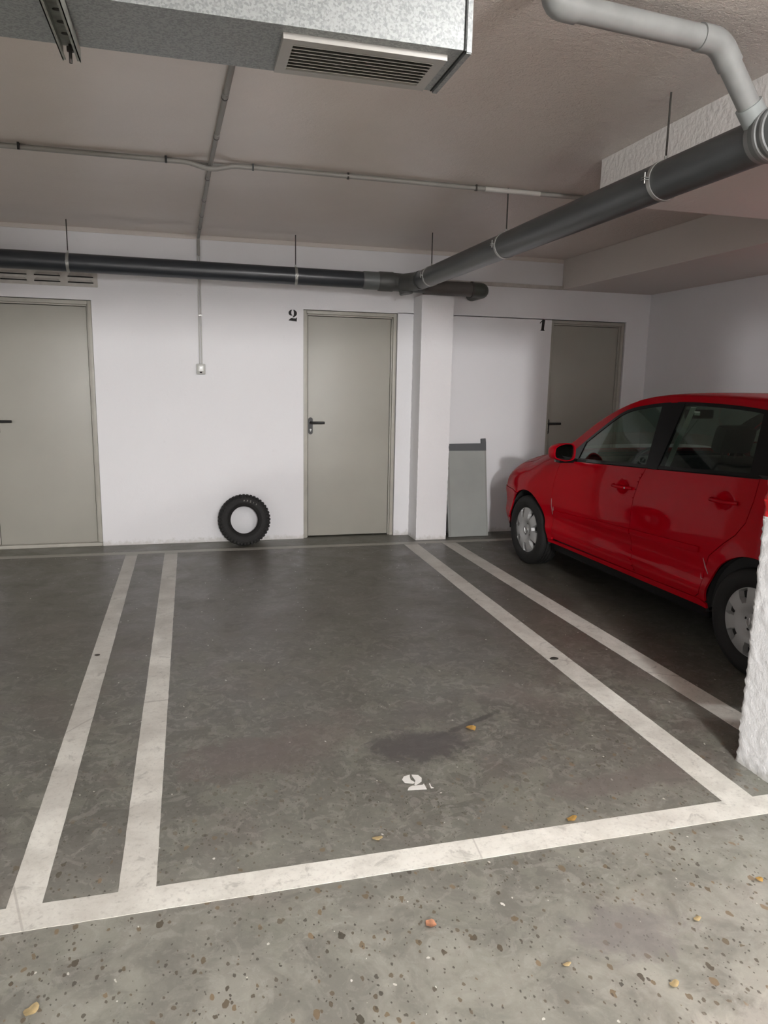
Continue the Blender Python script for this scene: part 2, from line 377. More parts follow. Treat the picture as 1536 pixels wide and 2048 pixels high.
# pillars
bm = bmesh.new(); rough_box(bm, (2.055, 6.50, 0), (2.362, YW, 2.262), .022, .0022, faces='xXyZ', seed=3)
link('trim_5', bm, m_wall('pillar_plaster', (0.84, 0.83, 0.84), 40, .5, .005), kind='structure', smooth=50, label='white plastered half pillar on the back wall between doors 2 and 1')
bm = bmesh.new(); rough_box(bm, (2.117, 1.80, 0), (3.02, 2.287, 2.47), .0125, .0036, mi=lambda p: 1 if p.z > 1.013 + .004 * noise.noise(p * 30) else 0, faces='xXyY')  # right side, out of view, is widened to block the aisle lamp
link('trim_6', bm, [PILLAR, PILLARRED], kind='structure', smooth=70, label='white pillar with a red band at the right edge, nearest the camera')

# bay lines and numbers, painted on the floor
def wobbly_strip(p0, p1, width, z=.0015, n=None, seed=0):
    p0, p1 = Vector(p0), Vector(p1); d = (p1 - p0); L = d.length; d.normalize(); nrm = Vector((-d.y, d.x)); n = n or int(L / .03)
    bm = bmesh.new(); A, B = [], []
    for i in range(n + 1):
        t = L * i / n; q = p0 + d * t
        for s, Lst in ((-1, A), (1, B)):
            o = width / 2 + .0016 * noise.noise(Vector((t * 18, s * 9 + seed, 0))) + .0012 * noise.noise(Vector((t * 3, s * 4 + seed, 7)))
            x = q + nrm * o * s; Lst.append(bm.verts.new((x.x, x.y, z)))
    for i in range(n): bm.faces.new((A[i], A[i + 1], B[i + 1], B[i]))
    r = bmesh.ops.extrude_face_region(bm, geom=bm.faces[:])
    for v in r['geom']:
        if isinstance(v, bmesh.types.BMVert): v.co.z = .0002
    return bm
LINES = [((-1.0, 1.992), (2.117, 1.990), .103, 'long white line across the front of the bay', .0020),
         ((-.4955, 2.04), (-.5075, 6.40), .095, 'outer white line left of the bay', .0015),
         ((-.1885, 2.04), (-.1865, 6.40), .107, 'inner white line left of the bay', .0015),
         ((1.921, 2.04), (1.962, 6.36), .132, 'inner white line right of the bay', .0015),
         ((2.392, 2.30), (2.335, 6.36), .135, 'outer white line beside the red car', .0015),
         ((-2.8, 6.455), (4.55, 6.365), .085, 'thin white line along the foot of the back wall', .0012)]
for i, (a, b, wd, lb, z) in enumerate(LINES):
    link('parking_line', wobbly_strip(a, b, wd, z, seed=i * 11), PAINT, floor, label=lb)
bm = bmesh.new()
for poly in ([(.785, 2.474), (.759, 2.467), (.746, 2.446), (.75, 2.423), (.78, 2.411), (.788, 2.418), (.778, 2.438), (.78, 2.457)],
             [(.792, 2.473), (.816, 2.464), (.823, 2.441), (.815, 2.418), (.786, 2.398), (.782, 2.404), (.794, 2.429), (.791, 2.46)],
             [(.746, 2.372), (.756, 2.389), (.772, 2.397), (.811, 2.394), (.819, 2.402), (.818, 2.363)],
             [(.838, 2.398), (.842, 2.397), (.84, 2.376), (.847, 2.365), (.835, 2.365)]):
    prism(bm, poly, .0003, .0016, 'xy')
link('stencilled_number', bm, mat('white_stencil_paint', (0.74, 0.73, 0.70), .6), floor, label='small white stencilled number 2 painted in the bay')

# numbers on the wall
def stencil(name, polys, u0, v0, su, sv, X, Z, label):
    bm = bmesh.new()
    for p in polys: prism(bm, [(X + (u - u0) * su, Z - (v - v0) * sv) for u, v in p], YW - .0012, YW + .001)
    link(name, bm, STENCIL, wallb, label=label)
stencil('stencilled_number', [[(575, 370), (545, 374), (520, 385), (493, 405), (480, 430), (475, 458), (480, 487), (495, 508), (525, 525), (560, 530), (582, 518), (560, 507), (548, 485), (545, 440), (550, 405), (562, 382)],
        [(592, 370), (625, 376), (655, 395), (680, 425), (688, 460), (682, 500), (665, 528), (635, 552), (588, 580), (574, 571), (598, 535), (610, 500), (612, 450), (606, 405)],
        [(475, 658), (500, 625), (530, 600), (560, 590), (600, 597), (645, 599), (662, 592), (672, 575), (688, 575), (682, 680)]],
        475, 370, .076 / 213, .102 / 310, .883, 2.107, 'black stencilled number 2 left of the middle door')
stencil('stencilled_number', [[(575, 525), (578, 490), (615, 445), (645, 400), (665, 377), (690, 372), (745, 378), (738, 500), (722, 745), (748, 790), (740, 801), (600, 797), (633, 748), (642, 600), (648, 462), (618, 480), (600, 515), (585, 528)]],
        575, 372, .055 / 170, .108 / 430, 3.356, 2.116, 'black stencilled number 1 left of the right-hand door')

# ------------------------------------------------------------------ doors
def lever(parent, x, z, y, flip=1):
    bm = bmesh.new(); prism(bm, [(x + .021 * math.cos(a), z - .02 + .058 * (1 if math.sin(a) > 0 else -1) + .021 * math.sin(a)) for a in [2 * PI * (k + .5) / 20 for k in range(20)]], y - .010, y)
    h = link('lever_handle', bm, BLACKP, parent, smooth=40, label='black plastic lever handle on a long plate')
    bm = bmesh.new(); tube(bm, [(x, y - .008, z + .012), (x, y - .045, z + .012), (x + .012, y - .055, z + .012), (x + .125, y - .055, z + .012)], .0112, 12); link('lever', bm, BLACKP, h, smooth=40)
    bm = bmesh.new(); tube(bm, [(x, y - .009, z - .055), (x, y - .015, z - .055)], .0085, 12); box(bm, (x - .003, y - .0145, z - .072), (x + .003, y - .010, z - .055)); link('keyhole', bm, ZINC, h, smooth=40)
def door(name, x0, x1, zt, label, hx, fr=.035, rv=.06, sill=False):
    d = empty(name, ((x0 + x1) / 2, YW, 0), kind='structure', label=label); cx = (x0 + x1) / 2
    a, b = x0 - cx, x1 - cx
    g = .004; bm = bmesh.new()
    fy0, fy1 = .022, .10
    for (p, q) in (((a + g, fy0, 0), (a + fr, fy1, zt - g)), ((b - fr, fy0, 0), (b - g, fy1, zt - g)), ((a + fr, fy0, zt - fr), (b - fr, fy1, zt - g))): box(bm, p, q, .004)
    # stepped inner rebate
    for (p, q) in (((a + fr, .05, 0), (a + fr + .012, fy1, zt - fr)), ((b - fr - .012, .05, 0), (b - fr, fy1, zt - fr)), ((a + fr, .05, zt - fr - .012), (b - fr, fy1, zt - fr))): box(bm, p, q, .002)
    link('door_frame', bm, FRAMEM, d, smooth=35)
    bm = bmesh.new(); box(bm, (a + fr + .016, rv, .012), (b - fr - .016, rv + .04, zt - fr - .017), .003); lf = link('door_leaf', bm, DOORM, d, smooth=35)
    bm = bmesh.new(); box(bm, (a, .11, 0), (b, .175, zt)); link('dark_reveal', bm, DARKG, d)
    if sill:
        bm = bmesh.new(); box(bm, (a + g, .0, 0), (b - g, .05, .03), .004); link('threshold', bm, FRAMEM, d)
    lever(lf, hx - cx, 1.085, rv)
    return d
door('door_1', *DOORS[0], 'grey metal door at the left edge under the louvred vent', -1.575, sill=True)
door('door_2', *DOORS[1], 'grey-green metal door marked with number 2', 1.092)
door('door_3', *DOORS[2], 'grey metal door marked 1 behind the red car', 3.527)

# louvred vent
v = empty('wall_vent', (-1.1, YW, 2.30), label='grey louvred wall vent above the left door, half behind the pipe', cat='vent')
bm = bmesh.new(); box(bm, (-.46, -.008, -.082), (.385, .0, .165), .002); pl = link('vent_plate', bm, VENTM, v)
for cx in (-.255, -.001, .255):
    for k in range(4):
        z = -.052 + .046 * k; x0, x1 = cx - .103, cx + .100
        bm = bmesh.new()
        P = [(x0, -.009, z), (x1, -.009, z), (x1 - .018, -.009, z + .026), (x0 + .018, -.009, z + .026), (x0 + .004, -.024, z + .006), (x1 - .004, -.024, z + .006)]
        V = [bm.verts.new(p) for p in P]
        for f in ((4, 5, 2, 3), (0, 4, 3), (1, 2, 5)): bm.faces.new([V[i] for i in f])
        link('louvre', bm, VENTM, v)
        bm = bmesh.new(); box(bm, (x0 + .002, -.0115, z - .002), (x1 - .002, -.0085, z + .007)); link('vent_slot', bm, DARKG, v)

# ------------------------------------------------------------------ air duct + grille + strut
d = empty('air_duct', (-.9, 1.98, 2.30), label='galvanised rectangular air duct hanging under the ceiling at the top left', cat='duct')
DX0, DX1, DY0, DY1 = -3.2 + .9, .683 + .9, -.128, .137
bm = bmesh.new(); box(bm, (DX0, DY0, 0), (DX1, DY1, .3885), .0015); link('duct_body', bm, GALV, d)
bm = bmesh.new()
box(bm, (DX1 - .001, DY0 - .003, -.004), (DX1 + .012, DY0 + .012, .389)); box(bm, (DX1 - .001, DY1 - .012, -.004), (DX1 + .012, DY1 + .003, .389)); box(bm, (DX1 - .001, DY0, -.006), (DX1 + .012, DY1, .008))
link('duct_flange', bm, GALV, d)
bm = bmesh.new(); box(bm, (DX1 - .007, DY0 - .0035, .003), (DX1 - .004, DY0 + .001, .389)); box(bm, (DX1 - .008, DY0 - .002, -.0015), (DX1 - .004, DY1, .003)); link('duct_seam', bm, DARKG, d)
gx0, gx1, gy0, gy1 = .237 + .9, .645 + .9, 1.886 - 1.98, 2.088 - 1.98
bm = bmesh.new(); fw = .027
for p, q in (((gx0, gy0, -.014), (gx1, gy0 + fw, .001)), ((gx0, gy1 - fw, -.014), (gx1, gy1, .001)), ((gx0, gy0 + fw, -.014), (gx0 + fw, gy1 - fw, .001)), ((gx1 - fw, gy0 + fw, -.014), (gx1, gy1 - fw, .001))): box(bm, p, q)
gf = link('air_grille', bm, mat('anodised_grille', (0.40, 0.385, 0.36), .35, metal=.3), d, label='rectangular slatted air grille')
bm = bmesh.new(); box(bm, (gx0 + fw, gy0 + fw, -.003), (gx1 - fw, gy1 - fw, -.0015)); link('grille_back', bm, DARKG, gf)
bm = bmesh.new(); ns = 8
for k in range(ns):
    yc = gy0 + fw + (k + .5) * (gy1 - gy0 - 2 * fw) / ns
    M = Matrix.Translation((0, yc, -.009)) @ Matrix.Rotation(math.radians(38), 4, 'X'); box(bm, (gx0 + fw, -.0085, -.0008), (gx1 - fw, .0085, .0008), M=M)
link('grille_slats', bm, mat('grille_slat', (0.38, 0.365, 0.335), .4, metal=.2), gf)
s = empty('strut_channel', (-.258, 2.10, 2.262), rz=math.radians(0), label='slotted steel channel carrying the duct, top left corner', cat='bracket')
bm = bmesh.new(); L0 = -1.2
box(bm, (-.020, L0, .030), (.020, 0, .033)); box(bm, (-.021, L0, .0), (-.0185, .012, .033)); box(bm, (.0185, L0, .0), (.021, .012, .033))
box(bm, (-.021, L0, .0), (-.013, .006, .0022)); box(bm, (.013, L0, .0), (.021, .006, .0022))
ch = link('channel', bm, mat('dusty_zinc', (0.27, 0.28, 0.25), .5, metal=.3, var=(40, .25)), s)
for k in range(14):
    bm = bmesh.new(); prism(bm, [(.011 * math.cos(a) * 1.0, -.07 - k * .06 + .006 * math.sin(a)) for a in [2 * PI * i / 12 for i in range(12)]], .0285, .0301, 'xy'); link('slot', bm, ROD, ch)
bm = bmesh.new(); tube(bm, [(0, -.010, -.012), (0, -.010, .036)], .004, 10); tube(bm, [(0, -.010, .014), (0, -.010, .024)], .009, 6); link('threaded_rod', bm, ROD, s)

# ------------------------------------------------------------------ drain pipes
ZB = 2.357; YP = 6.45; RP = .0715
p = empty('drain_pipe', (0, YP, ZB), label='dark grey plastic drain pipe running along the back wall to the elbow', cat='pipe')
bm = bmesh.new(); tube(bm, [(-5, 0, .028), (1.63, 0, -.002)], RP, 32, cap=False); link('pipe_run', bm, mat('blue_grey_pvc', (0.036, 0.041, 0.048), .30, var=(3, .12)), p, smooth=40)
bm = bmesh.new(); tube(bm, [(1.49, 0, -.002), (1.50, 0, -.002), (1.625, 0, -.002), (1.63, 0, -.002)], 1, 32, rs=[RP + .001, RP + .0045, RP + .0045, RP + .006]); link('pipe_sleeve', bm, mat('grey_pvc_sleeve', (0.125, 0.135, 0.135), .45), p, smooth=30)
bm = bmesh.new(); tube(bm, [(1.628, 0, -.004), (1.64, 0, -.004), (1.76, 0, -.004), (1.762, 0, -.004), (1.78, 0, -.004), (2.08, 0, -.012)], 1, 32, rs=[.078, .083, .083, .079, .078, .075])
tube(bm, [(1.84, -.0, -.01), (1.925, -.16, -.01), (1.94, -.26, -.008)], .077, 32)
tube(bm, [(1.86, -.02, -.04), (1.88, -.03, -.098)], .055, 24); tube(bm, [(1.879, -.03, -.09), (1.881, -.031, -.104)], .060, 24)
link('tee_fitting', bm, PVCM, p, smooth=40, label='branch fitting where the two dark pipes meet')
bm = bmesh.new(); tube(bm, [(2.05, 0, -.03), (2.53, 0, -.034)], .0635, 32, cap=False); link('pipe_run', bm, mat('brown_grey_pvc', (0.10, 0.092, 0.085), .5, var=(6, .15)), p, smooth=40)
bm = bmesh.new(); tube(bm, [(2.50, 0, -.034), (2.54, 0, -.034)] + arc((2.63, 0, -.034), (-.09, 0, 0), (0, .10, 0), 8)[1:] + [(2.63, .306, -.034)], .067, 32); link('elbow', bm, mat('green_grey_pvc', (0.065, 0.072, 0.06), .45), p, smooth=40)
bm = bmesh.new(); tube(bm, [(2.50, 0, -.034), (2.515, 0, -.034)], .071, 32); link('elbow_rim', bm, mat('pvc_rim', (0.07, 0.065, 0.06), .5), p, smooth=30)

XD = 1.955; RD = .077
def zd(y): return 2.345 + (y - 2.3) * (2.352 - 2.345) / 4
p = empty('drain_pipe', (XD, 4.2, 2.35), label='thick dark grey drain pipe running diagonally from top right to the back wall', cat='pipe')
bm = bmesh.new(); tube(bm, [(0, .95 - 4.2, -.003), (0, 2.30 - 4.2, -.003), (0, 4.0 - 4.2, 0), (0, 6.27 - 4.2, .001)], RD, 40, cap=False); link('pipe_run', bm, PVCD, p, smooth=40)
bm = bmesh.new()
def ring_at(bm, y, r, wd, x=0, z=0): tube(bm, [(x, y - wd / 2, z), (x, y - wd / 2 + .003, z), (x, y + wd / 2 - .003, z), (x, y + wd / 2, z)], 1, 40, rs=[r - .004, r, r, r - .004])
ring_at(bm, 2.16 - 4.2, RD + .009, .25); link('branch_collar', bm, mat('collar_pvc', (0.13, 0.14, 0.14), .4), p, smooth=35, label='light grey collar of the branch joint')
bm = bmesh.new()
for yy_ in (2.215, 2.25): ring_at(bm, yy_ - 4.2, RD + .014, .018)
ring_at(bm, 2.295 - 4.2, RD + .004, .03)
link('clamp_band', bm, mat('dull_band', (0.22, 0.225, 0.225), .45, metal=.2), p, smooth=35)

p = empty('drain_pipe', (1.4, 2.24, 2.61), label='light grey thinner waste pipe bending below the ceiling at the top right', cat='pipe')
def L(x, y, z): return Vector((x - 1.4, y - 2.24, z - 2.61))
A0, B0, C0 = Vector((1.075, 2.20, 2.612)), Vector((1.71, 2.262, 2.612)), Vector((1.955, 2.30, 2.35))
O_ = Vector((1.4, 2.24, 2.61)); dAB = (B0 - A0).normalized(); dBC = (C0 - B0).normalized()
bm = bmesh.new(); tube(bm, [A0 + dAB * .04 - O_, B0 - dAB * .05 - O_], .0365, 28, cap=False); link('pipe_run', bm, PVCL, p, smooth=40)
bm = bmesh.new(); tube(bm, [B0 + dBC * .05 - O_, C0 - dBC * .085 - O_], .0365, 28, cap=False); link('pipe_run', bm, PVCL, p, smooth=40)
bm = bmesh.new(); tube(bm, [B0 - dAB * .085 - O_, B0 - dAB * .05 - O_] + arc(B0 - O_, -dAB * .04, dBC * .04, 6) + [B0 + dBC * .05 - O_, B0 + dBC * .085 - O_], .0415, 28); link('elbow', bm, PVCL, p, smooth=40)
bm = bmesh.new(); tube(bm, [A0 + dAB * .085 - O_, A0 + dAB * .04 - O_] + arc(A0 - O_, dAB * .04, Vector((0, -.015, .05)), 6) + [A0 + Vector((0, -.02, .078)) - O_], .0415, 28); link('elbow', bm, PVCL, p, smooth=40)
bm = bmesh.new(); tube(bm, [C0 - dBC * .13 - O_, C0 - dBC * .055 - O_], .044, 28); link('pipe_socket', bm, mat('pale_pvc_socket', (0.27, 0.29, 0.285), .4), p, smooth=40)

# pipe hangers
def hanger(x, y, z, r, along, label, ang=0):
    h = empty('pipe_hanger', (x, y, z), rz=(0 if along == 'y' else PI / 2), label=label, cat='pipe hanger', group='threaded-rod hangers carrying the dark drain pipes')
    bm = bmesh.new(); tube(bm, [(0, 0, r + .003), (0, 0, ZC - z)], .0042, 10); link('threaded_rod', bm, ROD, h, smooth=40)
    bm = bmesh.new(); seg = 40; rr = r + .004
    ring = lathe(bm, [(r + .0004, -.011), (rr, -.011), (rr, .011), (r + .0004, .011)], 40, 'y', closed=True)
    cl = link('clamp_ring', bm, ZINC, h, smooth=40)
    for s_ in (-1, 1):
        bm = bmesh.new(); box(bm, (s_ * (rr - .002) if s_ > 0 else -rr - .022, -.011, .003), (rr + .022 if s_ > 0 else -rr + .002, .011, .0055)); box(bm, (s_ * (rr - .002) if s_ > 0 else -rr - .022, -.011, -.0055), (rr + .022 if s_ > 0 else -rr + .002, .011, -.003))
        tube(bm, [(s_ * (rr + .012), 0, -.018), (s_ * (rr + .012), 0, .026)], .0028, 8); link('clamp_bolt', bm, ZINC, h)
    bm = bmesh.new(); tube(bm, [(0, 0, rr - .003), (0, 0, rr + .016)], .007, 6); link('rod_nut', bm, ZINC, h)
hanger(-.893, YP, ZB + .007, RP, 'x', 'hanger on the back-wall pipe over the left door')
hanger(.905, YP, ZB, RP, 'x', 'hanger on the back-wall pipe above the stencilled 2')
hanger(XD, 5.95, 2.351, RD, 'y', 'hanger of the long pipe nearest the joint at the back wall')
hanger(XD, 4.47, 2.35, RD, 'y', 'middle hanger of the long diagonal pipe')
hanger(XD, 2.86, 2.347, RD, 'y', 'hanger of the long pipe in front of the white ceiling beam')

# ------------------------------------------------------------------ conduits
c = empty('electrical_conduit', (.15, 4.6, ZC), label='ribbed grey cable conduit running across the ceiling to the wall switch', cat='conduit')
def cc(x, y, z): return (x - .15, y - 4.6, z - ZC)
bm = bmesh.new(); tube(bm, [cc(.208, 2.13, ZC - .012 - .004), cc(.192, 3.167, ZC - .012 - .004), cc(.150, 4.512, ZC - .012 - .004), cc(.114, 6.72, ZC - .012 - .004), cc(.112, 6.742, ZC - .03), cc(.108, 6.742, 2.52)], .0125, 14); cp = link('conduit_tube', bm, CONDM, c, smooth=40)
for (y, x) in ((3.43, .182), (3.98, .166), (4.78, .143), (5.35, .134), (5.85, .126), (6.32, .119)):
    bm = bmesh.new(); tube(bm, [cc(x + .002, y - .05, ZC - .013 - .004), cc(x, y, ZC - .013 - .004)], .0145, 14); link('conduit_coupler', bm, CONDM, c, smooth=40)
    bm = bmesh.new(); tube(bm, [cc(x, y, ZC - .0135 - .004), cc(x - .0005, y + .012, ZC - .0135 - .004)], .0150, 14); link('cable_tie', bm, BLACKP, c)
for x, dz in ((.103, 0), (.121, 0)):
    bm = bmesh.new(); tube(bm, [cc(x, 6.7475, 2.60), cc(x - .004, 6.7475, 1.60)], .0058, 10); link('conduit_tube', bm, mat('pale_conduit', (0.55, 0.54, 0.52), .5), c, smooth=40)
bm = bmesh.new(); box(bm, (.098 - .15, 6.742 - 4.6, 2.02 - ZC), (.126 - .15, 6.757 - 4.6, 2.03 - ZC)); link('cable_tie', bm, ZINC, c)

c = empty('electrical_conduit', (1.0, 4.47, ZC), label='grey conduit crossing the ceiling from left to right, humped over another conduit', cat='conduit')
def cc(x, y, z): return (x - 1.0, y - 4.47, z - ZC)
bm = bmesh.new(); pts = [cc(-3.5, 4.50, ZC - .018), cc(-.3, 4.475, ZC - .018), cc(-.05, 4.475, ZC - .018)]
for i in range(9):
    t = i / 8; pts.append(cc(.0 + .30 * t, 4.47, ZC - .018 - .026 * math.sin(PI * t) ** 2))
pts += [cc(.5, 4.46, ZC - .018), cc(2.2, 4.47, ZC - .018), cc(3.50, 4.475, ZC - .018)]
tube(bm, pts, .0135, 14); link('conduit_tube', bm, CONDM, c, smooth=40)
bm = bmesh.new(); tube(bm, [cc(1.80, 4.468, ZC - .018), cc(2.17, 4.47, ZC - .018)], .0152, 14); link('tape_wrap', bm, TAPE, c, smooth=40, label='white taped stretch of the conduit')
bm = bmesh.new(); tube(bm, [cc(-3.5, 4.535, ZC - .0075), cc(3.0, 4.505, ZC - .0075)], .006, 10); link('cable', bm, CONDM, c, smooth=40)
for x in (-.829, -.087, .386, .936, 1.739):
    bm = bmesh.new(); tube(bm, [cc(x - .005, 4.472, ZC - .018), cc(x + .005, 4.472, ZC - .018)], .0155, 14); box(bm, tuple(cc(x - .006, 4.45, ZC - .038)), tuple(cc(x + .004, 4.458, ZC - .001)));  link('cable_clip', bm, BLACKP if x != .936 and x != 1.739 else ROD, c)
    bm = bmesh.new(); box(bm, tuple(cc(x - .012, 4.485, ZC - .012 - .004)), tuple(cc(x + .03, 4.525, ZC - .001))); link('clip_base', bm, CONDM if x < .2 else TAPE, c)

# wall switch
s = empty('light_switch', (.107, YW, 1.565), label='small grey surface-mounted light switch on the white wall below the conduit', cat='switch')
bm = bmesh.new(); box(bm, (-.038, -.035, -.045), (.038, 0, .045), .006); link('switch_box', bm, mat('switch_grey', (0.42, 0.42, 0.39), .4), s, smooth=40)
bm = bmesh.new(); box(bm, (-.022, -.042, -.018), (.022, -.034, .030), .004); link('rocker', bm, mat('switch_pale', (0.78, 0.79, 0.76), .25, coat=.5), s, smooth=40)
bm = bmesh.new(); box(bm, (-.010, -.039, -.034), (.010, -.0345, -.024), .001); link('indicator', bm, DARKG, s)

# ------------------------------------------------------------------ loose tyre
def tyre_profile(ro, ri, wd):
    h = wd / 2
    return [(ri, -h * .62), (ri + .010, -h * .80), (ri + .03, -h * .97), ((ro + ri) / 2 + .005, -h * 1.03), (ro - .028, -h * .95), (ro - .012, -h * .86), (ro - .003, -h * .68), (ro, -h * .3), (ro, 0),
            (ro, h * .3), (ro - .003, h * .68), (ro - .012, h * .86), (ro - .028, h * .95), ((ro + ri) / 2 + .005, h * 1.03), (ri + .03, h * .97), (ri + .010, h * .80), (ri, h * .62),
            (ri + .012, h * .55), (ri + .05, h * .8), (ro - .018, h * .8), (ro - .014, 0), (ro - .018, -h * .8), (ri + .05, -h * .8), (ri + .012, -h * .55)]
t = empty('spare_tyre', (.452, 6.575, .0), label='worn black tyre without a rim leaning against the white wall', cat='tyre')
tilt = math.radians(-11); TR = Matrix.Translation((0, 0, .2325)) @ Matrix.Rotation(tilt, 4, 'X')
RO, RI, TW = .232, .123, .115
bm = bmesh.new(); lathe(bm, tyre_profile(RO - .006, RI, TW), 96, 'y', closed=True)
# shoulder lugs
for k in range(44):
    a = 2 * PI * k / 44
    for sd in (-1, 1):
        M = Matrix.Rotation(-(a + (.07 if sd > 0 else 0)), 4, 'Y') @ Matrix.Translation((RO - .020, sd * TW * .42, 0)) @ Matrix.Rotation(sd * .30, 4, 'Z') @ Matrix.Rotation(.25, 4, 'X')
        box(bm, (-.014, -.010, -.0085), (.016, .012, .0085), .002, M=M)
    M = Matrix.Rotation(-a, 4, 'Y') @ Matrix.Translation((RO - .004, 0, 0)); box(bm, (-.006, -.026, -.010), (.005, .026, .010), .002, M=M)
bmesh.ops.transform(bm, matrix=TR, verts=bm.verts); tb = link('tyre_body', bm, RUB, t, smooth=40)
bm = bmesh.new()
for r_ in (.135, .150, .182):
    ring = lathe(bm, [(r_ - .001, -TW * .500), (r_, -TW * .523), (r_ + .001, -TW * .500)], 96, 'y')
bmesh.ops.transform(bm, matrix=TR, verts=bm.verts); link('sidewall_ribs', bm, mat('rib_rubber', (.024, .022, .02), .6), tb)
def arc_text(txt, r, a0, da, size, y, parent, mtl, inward=False, name='tyre_lettering'):
    for i, chx in enumerate(txt):
        if chx == ' ': continue
        cu = bpy.data.curves.new('t', 'FONT'); cu.body = chx; cu.size = size; cu.extrude = .0008; cu.align_x = 'CENTER'; cu.align_y = 'CENTER'; cu.resolution_u = 2
        to = bpy.data.objects.new('t', cu); COL.objects.link(to); dg = bpy.context.evaluated_depsgraph_get()
        me = bpy.data.meshes.new_from_object(to.evaluated_get(dg)); COL.objects.unlink(to)
        a = math.radians(a0 - da * i); M = TR @ Matrix.Translation((r * math.cos(a), y, r * math.sin(a))) @ Matrix.Rotation(-(a - PI / 2) + (PI if inward else 0), 4, 'Y') @ Matrix.Rotation(PI / 2, 4, 'X')
        bmx = bmesh.new(); bmx.from_mesh(me); bmesh.ops.transform(bmx, matrix=M, verts=bmx.verts)
        yield bmx
def lettering(specs, parent, mtl, name):
    out = bmesh.new()
    for sp in specs:
        for bx in arc_text(*sp):
            tmp = bpy.data.meshes.new('x'); bx.to_mesh(tmp); bx.free(); out.from_mesh(tmp)
    link(name, out, mtl, parent, label='worn pale lettering on the tyre sidewall')
lettering([('AXZIS', .172, 90, 9.5, .021, -TW * .522, tb, WORN)], tb, WORN, 'tyre_lettering')

# ------------------------------------------------------------------ leaning panel
pn = empty('leaning_panel', (2.62, 6.565, 0), label='pale grey-green panel with a dark top rail leaning between the pillar and the car', cat='panel')
Mx = Matrix.Rotation(math.radians(-9.6), 4, 'X')
bm = bmesh.new(); prism(bm, [(-.205, .004), (.208, .004), (.200, .850), (-.222, .850)], 0, .022); bmesh.ops.transform(bm, matrix=Mx, verts=bm.verts); link('panel_sheet', bm, PANELM, pn)
bm = bmesh.new(); prism(bm, [(-.225, .845), (.204, .845), (.205, .925), (.202, .966), (.160, .964), (.160, .918), (-.222, .912)], -.006, .028); bmesh.ops.transform(bm, matrix=Mx, verts=bm.verts); link('top_rail', bm, PANELD, pn, label='dark grey rail across the top of the panel')
bm = bmesh.new()
for p_, q_ in (((-.200, -.001, .01), (-.180, .0, .845)), ((.19, -.002, .01), (.204, .0, .845))): box(bm, p_, q_)
bmesh.ops.transform(bm, matrix=Mx, verts=bm.verts); link('edge_strip', bm, mat('panel_edge', (.28, .29, .27), .4), pn)

# ------------------------------------------------------------------ leaves and scraps on the floor
YEL = mat('dry_yellow_leaf', (0.62, 0.40, 0.12), .7, var=(60, .25)); PALE = mat('pale_dry_leaf', (0.62, 0.50, 0.28), .7, var=(60, .2)); ORG = mat('orange_dry_leaf', (0.62, 0.33, 0.20), .7, var=(60, .3)); BRN = mat('dark_crumb', (0.03, 0.026, 0.022), .8)
LEAVES = [(1.155, 2.773, .026, YEL, 'curled yellow dry leaf behind the white floor number', 1.7, .6), (1.252, 2.064, .022, YEL, 'yellow dry leaf just behind the front bay line', .6, .3),
          (.564, 2.112, .017, PALE, 'small pale leaf scrap behind the front bay line, left of the yellow one', .7, 0), (.615, 1.702, .018, ORG, 'orange leaf scrap with white edges in front of the bay line', 1.5, 1.2),
          (1.361, 1.544, .013, PALE, 'small yellow leaf on the right part of the aisle floor', .7, .3), (1.664, 1.645, .013, YEL, 'tiny yellow leaf nearest the right pillar', 1.3, .1),
          (.916, 1.482, .012, PALE, 'pale leaf scrap in the middle of the aisle floor', .5, .2), (-.404, 1.656, .020, PALE, 'pale yellow leaf in the bottom left corner', 1, .8), (1.152, 1.36, .014, PALE, 'cream leaf scrap near the bottom right of the aisle', .9, .5)]
for (x, y, r, m_, lb, asp, rz) in LEAVES:
    bm = bmesh.new(); n = 14; cen = bm.verts.new((0, 0, .004)); V = []
    for k in range(n):
        a = 2 * PI * k / n; rr = r * (1 + .28 * noise.noise(Vector((math.cos(a) * 2 + x * 9, math.sin(a) * 2, y)))) * (1 if math.sin(a) > -.5 else .8)
        V.append(bm.verts.new((rr * math.cos(a) / max(asp, .9) ** .5, rr * math.sin(a) * asp ** .5 * .8, .002 + .35 * r * abs(math.cos(a)) ** 2)))
    for k in range(n): bm.faces.new((cen, V[k], V[(k + 1) % n]))
    bmesh.ops.solidify(bm, geom=bm.faces[:], thickness=.0008)
    o = link('dry_leaf', bm, m_, None, smooth=60, label=lb, cat='leaf', group='dry leaf scraps on the garage floor'); o.location = (x, y, .0015); o.rotation_euler = (0, 0, rz)
for (x, y, r, lb) in ((-.519, 4.019, .012, 'dark crumb on the outer left bay line'), (1.912, 3.45, .020, 'dark flattened scrap on the right bay line')):
    bm = bmesh.new(); bmesh.ops.create_icosphere(bm, subdivisions=2, radius=r, matrix=Matrix.Diagonal((1.3, .9, .25, 1)))
    for v_ in bm.verts: v_.co *= 1 + .2 * noise.noise(v_.co * 90)
    o = link('dirt_crumb', bm, BRN, None, smooth=60, label=lb, cat='debris'); o.location = (x, y, .0035)

